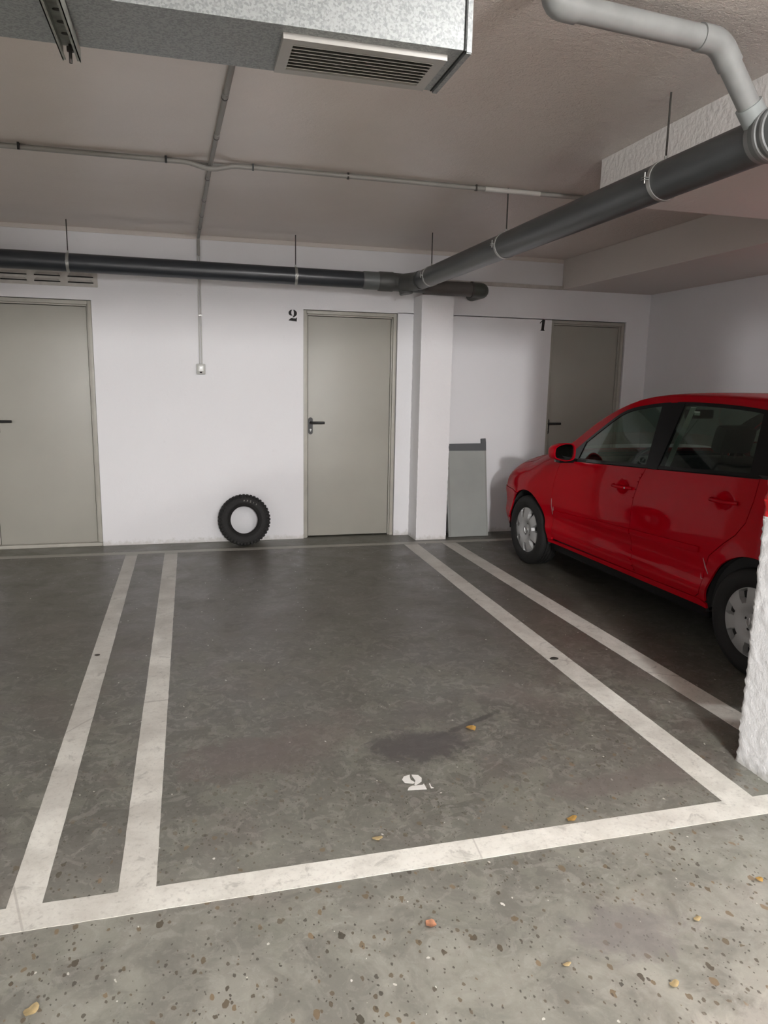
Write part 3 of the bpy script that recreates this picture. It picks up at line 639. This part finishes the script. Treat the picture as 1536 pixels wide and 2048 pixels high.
# ------------------------------------------------------------------ the car
TH = math.radians(2.22)
car = empty('hatchback_car', (3.5144, 5.5110, 0), TH, label='red five-door hatchback parked nose-in beside the right pillar', cat='car')
def sm(a, b, x):
    t = min(1, max(0, (x - a) / (b - a))); return t * t * (3 - 2 * t)
def lerp_tab(tab, x):
    if x <= tab[0][0]: return tab[0][1]
    for (a, p), (b, q) in zip(tab, tab[1:]):
        if x <= b: return p + (q - p) * (x - a) / (b - a)
    return tab[-1][1]
def smooth_tab(tab):
    def f(x):
        if x <= tab[0][0]: return tab[0][1]
        if x >= tab[-1][0]: return tab[-1][1]
        for i in range(len(tab) - 1):
            if x <= tab[i + 1][0]:
                x0, y0 = tab[i]; x1, y1 = tab[i + 1]; h = x1 - x0; t = (x - x0) / h
                m0 = (y1 - tab[i - 1][1]) / (x1 - tab[i - 1][0]) if i > 0 else (y1 - y0) / h
                m1 = (tab[i + 2][1] - y0) / (tab[i + 2][0] - x0) if i + 2 < len(tab) else (y1 - y0) / h
                return (2 * t ** 3 - 3 * t * t + 1) * y0 + (t ** 3 - 2 * t * t + t) * h * m0 + (-2 * t ** 3 + 3 * t * t) * y1 + (t ** 3 - t * t) * h * m1
    return f
nose = smooth_tab([(.18, .73), (.3, .79), (.5, .81), (.6, .80), (.7, .765), (.8, .69), (.9, .58)])
tail = smooth_tab([(.18, -3.04), (.35, -3.10), (.55, -3.11), (.75, -3.07), (1.0, -3.03), (1.1, -3.0)])
vert = smooth_tab([(.18, .935), (.26, .955), (.31, .972), (.35, .986), (.385, .990), (.42, .981), (.47, .979), (.52, .988), (.57, 1.0), (.75, .995), (.88, .978), (.97, .962), (1.06, .945)])
hoodz = smooth_tab([(-.6, 1.03), (-.45, 1.01), (-.2, .990), (0, .968), (.2, .935), (.4, .885), (.55, .83), (.68, .75), (.78, .65)])
def Wp(y, z):
    if y > -.1:
        u = min(1, (y + .1) / (nose(z) + .1)); return .825 * (1 - u ** 3.5) ** (1 / 3.5)
    if y < -2.3:
        u = min(1, (-2.3 - y) / (-2.3 - tail(z))); return .825 * (1 - u ** 3.6) ** (1 / 3.6)
    return .825
def hm(y): return 3.0 + 5.6 * sm(.1, -.5, y)
def S(y, z):
    w_ = Wp(y, z) * vert(z)
    if y > -.6:
        zt = hoodz(y); zm = zt - .28
        if z > zm: w_ *= max(0, 1 - min(1, (z - zm) / (zt - zm)) ** hm(y)) ** (1 / hm(y))
    for yc in (0, -2.46):
        r = math.hypot(y - yc, z - .29)
        w_ += .010 * math.exp(-((r - .345) / .035) ** 2) * (1 if z > .2 else 0)
    return w_
def zj(y):   # fender / bonnet shut line height
    zt = hoodz(y); zm = zt - .28; return zm + (zt - zm) * (1 - .90 ** hm(y)) ** (1 / hm(y))
def Gx(y, z):
    return .792 - .36 * (z - .95) - .06 * sm(-1.1, -.3, y) - .05 * sm(-2.2, -3.0, y)
rail = smooth_tab([(-3.02, 1.06), (-2.95, 1.22), (-2.85, 1.32), (-2.7, 1.375), (-2.3, 1.418), (-1.9, 1.436), (-1.5, 1.433), (-1.22, 1.412), (-1.03, 1.365), (-.73, 1.235), (-.45, 1.06), (-.32, .985)])
wint = smooth_tab([(-2.8, 1.27), (-2.6, 1.33), (-2.22, 1.382), (-1.91, 1.400), (-1.55, 1.400), (-1.27, 1.375), (-1.02, 1.320), (-.80, 1.19), (-.64, 1.085), (-.50, .985)])
ctop = smooth_tab([(-3.06, 1.06), (-2.98, 1.24), (-2.88, 1.36), (-2.7, 1.42), (-2.2, 1.457), (-1.7, 1.466), (-1.35, 1.455), (-1.1, 1.405), (-.8, 1.29), (-.45, 1.105), (-.28, 1.0), (-.2, .965)])
belt = smooth_tab([(-3.0, 1.06), (-2.45, 1.045), (-1.486, .99), (-.643, .942), (-.40, .93)])

def clip_cell(poly, x0, x1, y0, y1):
    def cl(P, f, g):
        out = []
        for i in range(len(P)):
            a, b = P[i - 1], P[i]; fa, fb = f(a), f(b)
            if fb >= 0:
                if fa < 0: out.append(g(a, b, fa / (fa - fb)))
                out.append(b)
            elif fa >= 0: out.append(g(a, b, fa / (fa - fb)))
        return out
    mixp = lambda a, b, t: (a[0] + (b[0] - a[0]) * t, a[1] + (b[1] - a[1]) * t)
    for f in (lambda p: p[0] - x0, lambda p: x1 - p[0], lambda p: p[1] - y0, lambda p: y1 - p[1]):
        poly = cl(poly, f, mixp)
        if len(poly) < 3: return []
    return poly
def panel(name, poly, fn, m, parent, side=-1, thick=.012, out=0.0, ys=None, dz=.035, dy=.04, **k):
    bm = bmesh.new(); us = [p[0] for p in poly]; vs = [p[1] for p in poly]
    y0, y1, z0, z1 = min(us), max(us), min(vs), max(vs)
    gy = []; y = math.floor(y0 / dy) * dy
    while y < y1: gy.append(y); y += (dy if y < .35 and y > -2.7 else .012)
    gy.append(y1 + 1e-6); gz = [z0 + (z1 - z0 + 1e-6) * i / max(1, int((z1 - z0) / dz)) for i in range(max(1, int((z1 - z0) / dz)) + 1)]
    for a, b in zip(gy, gy[1:]):
        for c_, d_ in zip(gz, gz[1:]):
            q = clip_cell(poly, a, b, c_, d_)
            cln = []
            for p in q:
                if not cln or (abs(p[0] - cln[-1][0]) + abs(p[1] - cln[-1][1]) > 2e-5): cln.append(p)
            if len(cln) > 1 and abs(cln[0][0] - cln[-1][0]) + abs(cln[0][1] - cln[-1][1]) < 2e-5: cln.pop()
            if len(cln) < 3: continue
            ar = sum(cln[i - 1][0] * cln[i][1] - cln[i][0] * cln[i - 1][1] for i in range(len(cln)))
            if abs(ar) < 1e-8: continue
            if (ar > 0) == (side > 0): cln = cln
            else: cln = cln[::-1]
            bm.faces.new([bm.verts.new((side * (fn(p[0], p[1]) + out), p[0], p[1])) for p in cln])
    bmesh.ops.remove_doubles(bm, verts=bm.verts, dist=4e-5)
    bm.normal_update()
    flip = sum((1 if f.normal.x * side > 0 else -1) for f in bm.faces) < 0
    if flip: bmesh.ops.reverse_faces(bm, faces=bm.faces)
    bm.normal_update()
    if thick: bmesh.ops.solidify(bm, geom=bm.faces[:], thickness=thick)
    return link(name, bm, m, parent, smooth=38, recalc=False, **k)
def arcpts(cy, cz, r, a0, a1, n=22):
    return [(cy + r * math.cos(math.radians(a0 + (a1 - a0) * i / n)), cz + r * math.sin(math.radians(a0 + (a1 - a0) * i / n))) for i in range(n + 1)]
def rng(a, b, n): return [a + (b - a) * i / n for i in range(n + 1)]
def shrink(poly, d):
    """inset a polygon (given counter-clockwise or not) by d"""
    n = len(poly); ar = sum(poly[i - 1][0] * poly[i][1] - poly[i][0] * poly[i - 1][1] for i in range(n)); s_ = 1 if ar > 0 else -1; out = []
    for i in range(n):
        a, b, c_ = Vector(poly[i - 1]), Vector(poly[i]), Vector(poly[(i + 1) % n])
        e1, e2 = (b - a), (c_ - b)
        if e1.length < 1e-6 or e2.length < 1e-6: out.append(tuple(b)); continue
        n1 = Vector((-e1.y, e1.x)).normalized() * s_; n2 = Vector((-e2.y, e2.x)).normalized() * s_; m_ = (n1 + n2)
        if m_.length < .3: out.append(tuple(b)); continue
        m_ = m_ / m_.length; out.append(tuple(b + m_ * d / max(.45, m_.dot(n1))))
    return out
F_AR = (0, .29, .335); R_AR = (-2.46, .29, .345)
dF = [(-.478, .930), (-.435, .84), (-.408, .72), (-.405, .55), (-.412, .40), (-.405, .30)]
dM = [(-1.474, .985), (-1.432, .90), (-1.405, .78), (-1.398, .66), (-1.412, .48), (-1.435, .36), (-1.465, .30)]
dR = [(-2.385, 1.04), (-2.378, .92), (-2.355, .80), (-2.30, .725), (-2.22, .66), (-2.13, .575), (-2.085, .48), (-2.075, .38), (-2.055, .33), (-2.02, .305)]
BOWLS = [(-1.277, .837), (-2.18, .889)]
def SD(y, z):
    w_ = S(y, z)
    for cy, cz in BOWLS:
        q = ((y - cy) / .060) ** 2 + ((z - cz) / .045) ** 2
        if q < 1: w_ -= .020 * (1 - q) ** .6
    return w_
def side_panels(sd):
    near = sd < 0
    # fender
    fl = [(-.40, .285)] + arcpts(0, .29, .335, 181, 60) + [(.30, .595), (.46, .60)] + [(.47, zj(.47))] + [(y, zj(y)) for y in rng(.42, -.36, 12)] + dF[:]
    fl = fl[:-1]
    panel('front_fender', shrink(fl, .0022), S, RED, car, sd)
    panel('front_bumper', [(.30, .592)] + arcpts(0, .29, .335, 58, -12, 14) + [(.335, .19), (.8, .19), (.8, .592)], S, RED, car, sd, dy=.03)
    panel('headlight', [(.485, .605), (.78, .605), (.78, .66), (.68, .70), (.48, zj(.48))], S, LENS, car, sd, out=-.003)
    f1 = dF + dM[::-1] + [(y, belt(y) - .006) for y in rng(-1.45, -.50, 8)]
    fd = panel('front_door', shrink(f1, .0022), SD, RED, car, sd, dy=.012, dz=.012)
    f2 = [(-1.455, .30)] + dM[::-1][1:] if False else dM[::-1] + [(y, belt(y) - .006) for y in rng(-1.50, -2.37, 8)] + dR
    rd = panel('rear_door', shrink(f2, .0022), SD, RED, car, sd, dy=.012, dz=.012)
    f3 = dR + arcpts(-2.46, .29, .345, 2, 178, 26) + [(-2.81, .19), (-3.12, .19)] + [(-3.12, 1.05), (-2.9, 1.05), (-2.45, 1.04)]
    panel('rear_quarter', shrink(f3, .0022), S, RED, car, sd, dy=.03)
    panel('sill', [(-.340, .262), (-2.118, .262), (-2.118, .288), (-2.06, .300), (-2.02, .302), (-1.465, .297), (-.40, .281), (-.338, .281)], S, RED, car, sd, out=.001)
    panel('side_skirt', [(-.36, .195), (-2.10, .195), (-2.115, .262), (-.338, .262)], S, BLKG, car, sd, out=-.022, thick=.02)
    for dr, (a, b) in ((fd, ((-.432, .488, .528), (-1.400, .545, .582))), (rd, ((-1.418, .546, .583), (-2.05, .575, .607)))):
        poly = [(a[0], a[1]), (a[0], a[2])] + [(y, a[2] + (b[2] - a[2]) * (y - a[0]) / (b[0] - a[0])) for y in rng(a[0], b[0], 8)][1:] + [(b[0], b[1])]
        m_ = panel('door_moulding', poly, S, RED, dr, sd, out=.011, thick=.012, dy=.03, dz=.012)
    for dr, (ha, hz) in ((fd, (-1.182, .837)), (rd, (-2.085, .888))):
        cy = ha - .095
        bm = bmesh.new(); x = S(cy, hz); pts = [(sd * (x + .003), ha, hz), (sd * (x + .026), ha - .018, hz), (sd * (x + .034), ha - .06, hz + .001), (sd * (x + .034), ha - .13, hz + .003), (sd * (x + .026), ha - .172, hz + .004), (sd * (x + .003), ha - .19, hz + .004)]
        tube(bm, pts, .0105, 14); hd = link('door_handle', bm, RED, dr, smooth=50)
        if dr is fd:
            bm = bmesh.new(); tube(bm, [(sd * (x + .033), ha - .165, hz + .004), (sd * (x + .040), ha - .166, hz + .004)], .006, 12); link('lock', bm, CHROME, hd)
    # greenhouse: black under-frame, red rail, glass
    top = [(y, rail(y)) for y in rng(-2.93, -.34, 40)]
    wt = [(y, wint(y)) for y in rng(-2.50, -.52, 30)]
    railp = [(-.345, .93)] + [(-.36, rail(-.36))] + top[::-1][1:] + [(-3.0, 1.045), (-2.62, 1.045), (-2.60, 1.15)] + wt + [(-.478, .932)]
    panel('roof_rail', railp, Gx, RED, car, sd, thick=.014)
    panel('cabin_lining', railp, Gx, INT, car, sd, thick=.003, out=-.020)
    panel('cabin_lining', [(-.46, .28)] + [(-.46, .90)] + [(y, belt(y) + .012) for y in rng(-.50, -2.9, 20)] + [(-2.9, .78), (-2.30, .76), (-2.03, .58), (-1.98, .28)], S, INT, car, sd, thick=.003, out=-.026)
    def gl(name, poly, m_, out, th=.004, par=car): return panel(name, poly, Gx, m_, par, sd, thick=th, out=out)
    # window trim (black band round the glass)
    def ringp(name, outer, inner, m_, out):
        bm = bmesh.new(); A = [bm.verts.new((sd * (Gx(*p) + out), *p)) for p in outer]; B = [bm.verts.new((sd * (Gx(*p) + out), *p)) for p in inner]; n = len(A)
        for i in range(n): bm.faces.new((A[i], A[(i + 1) % n], B[(i + 1) % n], B[i]))
        bmesh.ops.recalc_face_normals(bm, faces=bm.faces); bmesh.ops.solidify(bm, geom=bm.faces[:], thickness=.008); return link(name, bm, m_, car, smooth=40)
    wo = [(y, wint(y) + .002) for y in rng(-.52, -1.455, 16)] + [(-1.470, belt(-1.47) - .004)] + [(y, belt(y) - .004) for y in rng(-1.40, -.49, 10)]
    wi = shrink(wo, .020)
    ringp('window_trim', wo, wi, BLKG, .002)
    wo2 = [(y, wint(y) + .002) for y in rng(-1.52, -2.36, 14)] + [(-2.40, wint(-2.4)), (-2.42, belt(-2.42) - .004)] + [(y, belt(y) - .004) for y in rng(-2.36, -1.50, 10)]
    wi2 = shrink(wo2, .020)
    ringp('window_trim', wo2, wi2, BLKG, .002)
    gl('side_window', wi, GLASS, -.002, .003, fd); gl('side_window', wi2, GLASS, -.002, .003, rd)
    bz = belt(-1.48) - .004
    gl('centre_pillar', [(-1.448, wint(-1.45)), (-1.56, wint(-1.56)), (-1.565, bz + .01), (-1.455, bz)] if False else [(-1.385, wint(-1.385)), (-1.59, wint(-1.59)), (-1.565, bz), (-1.452, bz)], BLKG, .0035, .02)
    gl('rear_pillar_trim', [(-2.22, wint(-2.22)), (-2.46, wint(-2.46)), (-2.50, 1.04), (-2.29, 1.035)], BLKG, .0035, .02)
    gl('corner_trim', [(-.50, belt(-.5) - .004), (-.52, wint(-.52) - .002), (-.66, wint(-.66) - .012), (-.625, belt(-.62) - .004)], BLKG, .004, .01)
    # quarter glass
    gl('quarter_window', [(-2.48, 1.07), (-2.48, 1.30), (-2.58, 1.24), (-2.60, 1.09)], BLKG, .003, .004)
side_panels(-1); side_panels(1)
# roof, windscreen, bonnet, hatch: lofts across the car
def loft(name, ys, edge, top, m_, m_exp=2.4, nx=18, thick=.012, smooth=40, xlim=1.0):
    bm = bmesh.new(); rows = []
    for y in ys:
        (xe, ze), zt = edge(y), top(y); row = []
        for i in range(nx + 1):
            a = -1 + 2 * i / nx; a = math.copysign(abs(math.sin(abs(a) * PI / 2)) ** 1.0, a); x = xe * a * xlim
            z = ze + (zt - ze) * max(0, 1 - abs(x / xe) ** m_exp) ** (1 / m_exp)
            row.append(bm.verts.new((x, y, z)))
        rows.append(row)
    for A, B in zip(rows, rows[1:]):
        for i in range(nx): bm.faces.new((A[i], A[i + 1], B[i + 1], B[i]))
    bmesh.ops.recalc_face_normals(bm, faces=bm.faces); bm.normal_update()
    if sum(f.normal.z for f in bm.faces) < 0: bmesh.ops.reverse_faces(bm, faces=bm.faces)
    bm.normal_update(); bmesh.ops.solidify(bm, geom=bm.faces[:], thickness=thick)
    return link(name, bm, m_, car, smooth=smooth, recalc=False)
edge = lambda y: (Gx(y, rail(y)), rail(y) - .001)
loft('roof', rng(-2.84, -1.12, 36), edge, lambda y: max(ctop(y), rail(y) + .012), RED, 2.6, 24)
loft('headliner', rng(-2.80, -1.14, 20), lambda y: (Gx(y, rail(y)) - .02, rail(y) - .02), lambda y: max(ctop(y), rail(y) + .012) - .022, INT, 2.6, 20, .003)
loft('windscreen', rng(-1.115, -.34, 24), lambda y: (Gx(y, rail(y)) - .004, rail(y) - .006), lambda y: max(ctop(y), rail(y) + .004), GLASS, 2.4, 20, .004)
loft('rear_window', rng(-3.0, -2.845, 10), lambda y: (Gx(y, rail(y)) - .004, rail(y) - .006), lambda y: max(ctop(y), rail(y) + .004), GLASS, 2.4, 20, .004)
bm = bmesh.new(); rows = []
for y in rng(-.42, .64, 34):
    zt = hoodz(y); zm = zt - .28; row = []; W_ = Wp(y, zt - .1); vv = vert(min(.97, zj(y)))
    for i in range(25):
        a = (-1 + 2 * i / 24) * .895; z = zm + (zt - zm) * (1 - abs(a) ** hm(y)) ** (1 / hm(y)); row.append(bm.verts.new((a * W_ * vv, y, z)))
    rows.append(row)
for A, B in zip(rows, rows[1:]):
    for i in range(24): bm.faces.new((A[i], A[i + 1], B[i + 1], B[i]))
bm.normal_update()
if sum(f.normal.z for f in bm.faces) < 0: bmesh.ops.reverse_faces(bm, faces=bm.faces)
bm.normal_update(); bmesh.ops.solidify(bm, geom=bm.faces[:], thickness=.01); link('bonnet', bm, RED, car, smooth=40, recalc=False)
bm = bmesh.new(); rows = []
for z in rng(.2, 1.06, 10):
    rows.append([bm.verts.new((x, tail(z) + .02 + .03 * (x / .6) ** 2, z)) for x in rng(-.62, .62, 10)])
for A, B in zip(rows, rows[1:]):
    for i in range(10): bm.faces.new((A[i], A[i + 1], B[i + 1], B[i]))
link('tailgate', bm, RED, car, smooth=40)
# cabin tub (dark inside), engine bay block, cowl
bm = bmesh.new(); box(bm, (-.755, -2.95, .24), (-.735, -.42, .90)); box(bm, (.735, -2.95, .24), (.755, -.42, .90)); box(bm, (-.72, -2.98, .22), (.72, -.36, .26)); box(bm, (-.50, -.36, .22), (.50, .55, .26)); box(bm, (-.72, -.42, .26), (.72, -.36, .93)); box(bm, (-.50, -.36, .30), (.50, .50, .62)); box(bm, (-.66, -2.96, .26), (.66, -2.93, 1.0))
link('cabin_tub', bm, INT, car)
bm = bmesh.new(); box(bm, (-.70, -.52, .935), (.70, -.30, .968), .01); link('cowl', bm, BLKG, car)
for cy, r_ in ((0, .335), (-2.46, .345)):   # wheel-arch liners
    for sd in (-1, 1):
        bm = bmesh.new(); A, B = [], []
        for (y_, z_) in arcpts(cy, .29, r_ + .006, -8, 188, 26):
            A.append(bm.verts.new((sd * .795, y_, z_))); B.append(bm.verts.new((sd * .56, y_, z_)))
        for i in range(26): bm.faces.new((A[i], A[i + 1], B[i + 1], B[i]))
        f = bm.faces.new([bm.verts.new(v_.co) for v_ in B]); link('arch_liner', bm, INT, car)
# interior
bm = bmesh.new(); box(bm, (-.69, -.80, .70), (.69, -.40, .955), .04); link('dashboard', bm, INT, car, smooth=40)
bm = bmesh.new(); tube(bm, [(-.36 + .17 * math.cos(a), -.93 - .05 * math.sin(a), .90 + .16 * math.sin(a)) for a in rng(0, 2 * PI, 28)], .013, 10, cap=False); tube(bm, [(-.36, -.80, .87), (-.36, -.92, .90)], .03, 10); link('steering_wheel', bm, BLKG, car, smooth=50)
def seat(x, y, wd, lean=.28):
    Ms = Matrix.Translation((x, y, .42)); bm = bmesh.new()
    box(bm, (-wd / 2, -.02, 0), (wd / 2, .50, .16), .05, M=Ms)
    Mb = Ms @ Matrix.Translation((0, .02, .12)) @ Matrix.Rotation(lean, 4, 'X'); box(bm, (-wd / 2, -.12, 0), (wd / 2, .02, .56), .055, M=Mb)
    o = link('car_seat', bm, INT, car, smooth=50)
    for k in ([0] if wd < .7 else [-.33, .33]):
        bm = bmesh.new(); Mh = Mb @ Matrix.Translation((k, -.05, .60)); box(bm, (-.125, -.05, .0), (.125, .05, .17), .04, M=Mh)
        for s_ in (-.05, .05): tube(bm, [Mh @ Vector((s_, 0, -.08)), Mh @ Vector((s_, 0, .03))], .006, 8)
        link('headrest', bm, INT, o, smooth=50)
seat(-.36, -1.50, .50); seat(.36, -1.50, .50); seat(0, -2.36, 1.22)
bm = bmesh.new(); pts = [(-.635, -1.668, 1.375), (-.64, -1.62, 1.265), (-.642, -1.55, 1.136), (-.645, -1.49, .997), (-.65, -1.46, .80)]
for a, b in zip(pts, pts[1:]):
    V = [bm.verts.new(p) for p in ((a[0], a[1] - .024, a[2]), (a[0], a[1] + .024, a[2]), (b[0], b[1] + .024, b[2]), (b[0], b[1] - .024, b[2]))]; bm.faces.new(V)
bmesh.ops.solidify(bm, geom=bm.faces[:], thickness=.002); link('seat_belt', bm, BELT, car, label='pale seat belt behind the rear side glass')
bm = bmesh.new(); box(bm, (-.645, -1.735, 1.328), (-.641, -1.690, 1.352)); link('belt_tag', bm, TAG, car)
bm = bmesh.new(); box(bm, (-.56, -1.14, 1.36), (-.22, -1.12, 1.375), .003); box(bm, (.22, -1.14, 1.36), (.56, -1.12, 1.375), .003); link('sun_visor', bm, INT, car)
bm = bmesh.new(); box(bm, (-.12, -.98, 1.27), (.12, -.955, 1.335), .01); tube(bm, [(0, -.96, 1.30), (0, -.92, 1.345)], .008, 8); link('interior_mirror', bm, BLKG, car)
# door mirrors
for sd in (-1, 1):
    bm = bmesh.new(); n = 20; prof = []
    def shape(k, s_):
        a = 2 * PI * k / n; cx, sx = math.cos(a), math.sin(a)
        x = .098 * math.copysign(abs(cx) ** .55, cx); z = .066 * math.copysign(abs(sx) ** .55, sx)
        if x < 0: z *= 1 - .25 * abs(x) / .09      # slimmer at the tip
        return x * s_, z * s_
    rings = []
    for (dy, s_) in ((-.055, 1.0), (-.062, .985), (-.062, .92), (-.048, .90)):
        rings.append([bm.verts.new((shape(k, s_)[0], dy, shape(k, s_)[1])) for k in range(n)])
    outer = [[bm.verts.new((shape(k, s_)[0], dy, shape(k, s_)[1])) for k in range(n)] for (dy, s_) in ((-.02, 1.0), (.02, .93), (.045, .75), (.055, .45))]
    seq = rings[::-1] + outer
    for A, B in zip(seq, seq[1:]):
        for k in range(n): bm.faces.new((A[k], A[(k + 1) % n], B[(k + 1) % n], B[k]))
    bm.faces.new(outer[-1])
    Mm = Matrix.Translation((sd * .895, -.60, 1.004)) @ Matrix.Rotation(sd * -.14, 4, 'Z') @ Matrix.Diagonal((-sd, 1, 1, 1))
    bmesh.ops.transform(bm, matrix=Mm, verts=bm.verts); mh = link('door_mirror', bm, RED, car, smooth=45)
    bm = bmesh.new(); V = [bm.verts.new((shape(k, .91)[0], -.050, shape(k, .91)[1])) for k in range(n)]; bm.faces.new(V); bmesh.ops.transform(bm, matrix=Mm, verts=bm.verts); link('mirror_glass', bm, MIRR, mh)
    bm = bmesh.new(); lathe_r = [[bm.verts.new((shape(k, s_)[0], dy, shape(k, s_)[1])) for k in range(n)] for (s_, dy) in ((.925, -.0625), (.90, -.049))]
    for k in range(n): bm.faces.new((lathe_r[0][k], lathe_r[0][(k + 1) % n], lathe_r[1][(k + 1) % n], lathe_r[1][k]))
    bmesh.ops.transform(bm, matrix=Mm, verts=bm.verts); link('mirror_rim', bm, BLKG, mh)
    bm = bmesh.new(); box(bm, (-.075, -.045, -.028), (.10, .035, .0), .008, M=Matrix.Translation((sd * .845, -.60, .952)) @ Matrix.Diagonal((-sd, 1, 1, 1))); link('mirror_foot', bm, BLKG, mh, smooth=40)
# wheels
def wheel(x, y, sd, steer=0):
    we = empty('wheel', (x, y, .29)); we.parent = car; we.rotation_euler = (0, 0, steer)
    h = .0875; ro, ri = .29, .185; bm = bmesh.new()
    prof = [(ri, -h * .80), (ri + .008, -h * .93), (ri + .03, -h * 1.03), (ri + .06, -h * 1.05), (ro - .022, -h * .98), (ro - .009, -h * .88), (ro - .002, -h * .74), (ro, -h * .60)]
    tread = []
    for g_ in (-.46, -.16, .16, .46):
        tread += [(ro, h * g_ - .005), (ro - .008, h * g_ - .004), (ro - .008, h * g_ + .004), (ro, h * g_ + .005)]
    prof = prof + tread + [(r_, -q) for r_, q in prof[::-1]]
    lathe(bm, prof, 72, 'x', closed=True); ty = link('tyre', bm, RUBC, we, smooth=35)
    bm = bmesh.new(); lathe(bm, [(.186, h * .8), (.180, 0), (.186, -h * .8)], 48, 'x'); lathe(bm, [(.0001, 0), (.182, 0)], 32, 'x'); link('rim', bm, INT, we, smooth=40)
    # cover with seven notches round its edge
    bm = bmesh.new(); seg = 168; radii = [0.0, .012, .024, .034, .046, .056, .066, .08, .095, .108, .120, .130, .140, .150, .160, .168, .175, .183, .189, .191]
    dome = smooth_tab([(0, .010), (.03, .010), (.034, .004), (.05, -.004), (.07, .010), (.10, .020), (.13, .020), (.16, .014), (.183, .006), (.189, .004), (.191, -.012)])
    def inn(r_, a):
        k = ((a * 7 / (2 * PI)) + .5) % 1 - .5; ang = abs(k) * 2 * PI / 7
        if not (.116 < r_ < .178): return False
        return ang * r_ < .013 + .017 * ((r_ - .116) / .062) ** .8
    rings = []
    for r_ in radii[1:]:
        rings.append([bm.verts.new((sd * (dome(r_) - (.030 if inn(r_, 2 * PI * k / seg + PI / 2) else 0)), r_ * math.cos(2 * PI * k / seg), r_ * math.sin(2 * PI * k / seg))) for k in range(seg)])
    cen = bm.verts.new((sd * .010, 0, 0))
    for k in range(seg): bm.faces.new((cen, rings[0][k], rings[0][(k + 1) % seg]))
    for i, (A, B) in enumerate(zip(rings, rings[1:])):
        rm = (radii[i + 1] + radii[i + 2]) / 2
        for k in range(seg):
            f = bm.faces.new((A[k], A[(k + 1) % seg], B[(k + 1) % seg], B[k])); am = 2 * PI * (k + .5) / seg + PI / 2
            if all(abs(v_.co.x - sd * (dome(math.hypot(v_.co.y, v_.co.z)) - .030)) < .004 for v_ in f.verts): f.material_index = 1
    for f in bm.faces:
        c_ = f.calc_center_median(); r_ = math.hypot(c_.y, c_.z); a = math.atan2(c_.z, c_.y)
        k = ((a * 5 / (2 * PI)) + .3) % 1 - .5
        if .044 < r_ < .058 and abs(k) < .11: f.material_index = 1
    for v_ in bm.verts: v_.co.x += sd * (h * .78)
    wc = link('wheel_cover', bm, [COVERM, DARKG], we, smooth=40)
    # round emblem with the letters V over W
    bm = bmesh.new(); e0 = h * .78 + .012
    tube(bm, [(sd * e0, .029 * math.cos(a), .029 * math.sin(a)) for a in rng(0, 2 * PI, 32)], .0026, 8, cap=False)
    def st(pts): tube(bm, [(sd * e0, -sd * -1 * u * .001 * 1.0, v_ * .001) for u, v_ in pts], .0024, 6)
    st([(-11, 26), (0, 4), (11, 26)]); st([(-25, 12), (-12, -25), (0, -2), (12, -25), (25, 12)])
    link('emblem', bm, CHROME, wc, smooth=50)
    if y == 0 or True:
        pass
for sd in (-1, 1):
    wheel(sd * .735, 0, sd, 0); wheel(sd * .735, -2.46, sd)
bm = bmesh.new(); tube(bm, [(-.7, -2.46, .29), (.7, -2.46, .29)], .03, 10); tube(bm, [(-.7, 0, .29), (.7, 0, .29)], .025, 10); link('axle', bm, INT, car)
# scrapes on the paint
SCR = mat('paint_scrape', (0.42, 0.20, 0.20), .6)
for pl_ in ([(-.405, .62), (-.409, .50), (-.402, .49), (-.398, .62)], [(-.412, .53), (-.416, .488), (-.424, .49), (-.432, .56), (-.428, .56)], [(-2.085, .55), (-2.10, .50), (-2.125, .46), (-2.12, .46), (-2.09, .50), (-2.08, .55)], [(-2.06, .46), (-2.07, .43), (-2.09, .425), (-2.062, .425)]):
    panel('scrape', pl_, S, SCR, car, -1, thick=.0005, out=.0012)

# ------------------------------------------------------------------ lamps of the aisle (behind the camera) and the added left fill lamp
for (x, y, z), k, where in LAMPS:
    lp = empty('ceiling_lamp', (x, y, z), label='round bulkhead lamp under the ceiling ' + where, cat='lamp', group='aisle bulkhead lamps')
    bm = bmesh.new(); lathe(bm, [(.0001, ZC - z), (.17, ZC - z), (.18, ZC - z - .02), (.17, ZC - z - .035), (.0001, ZC - z - .035)], 32, 'z'); link('lamp_housing', bm, LAMPM, lp, smooth=40)
    em = mat('lamp_glow', (1, 1, 1), emis=((1.0, .99, .985), LAMP_POWER * k))
    h_ = ZC - z - .035
    bm = bmesh.new(); lathe(bm, [(.15, h_), (.15, h_ * .4), (.13, -h_ * .2), (.09, -h_ * .5), (.0001, -h_ * .6)], 20, 'z'); link('lamp_globe', bm, em, lp, smooth=60)
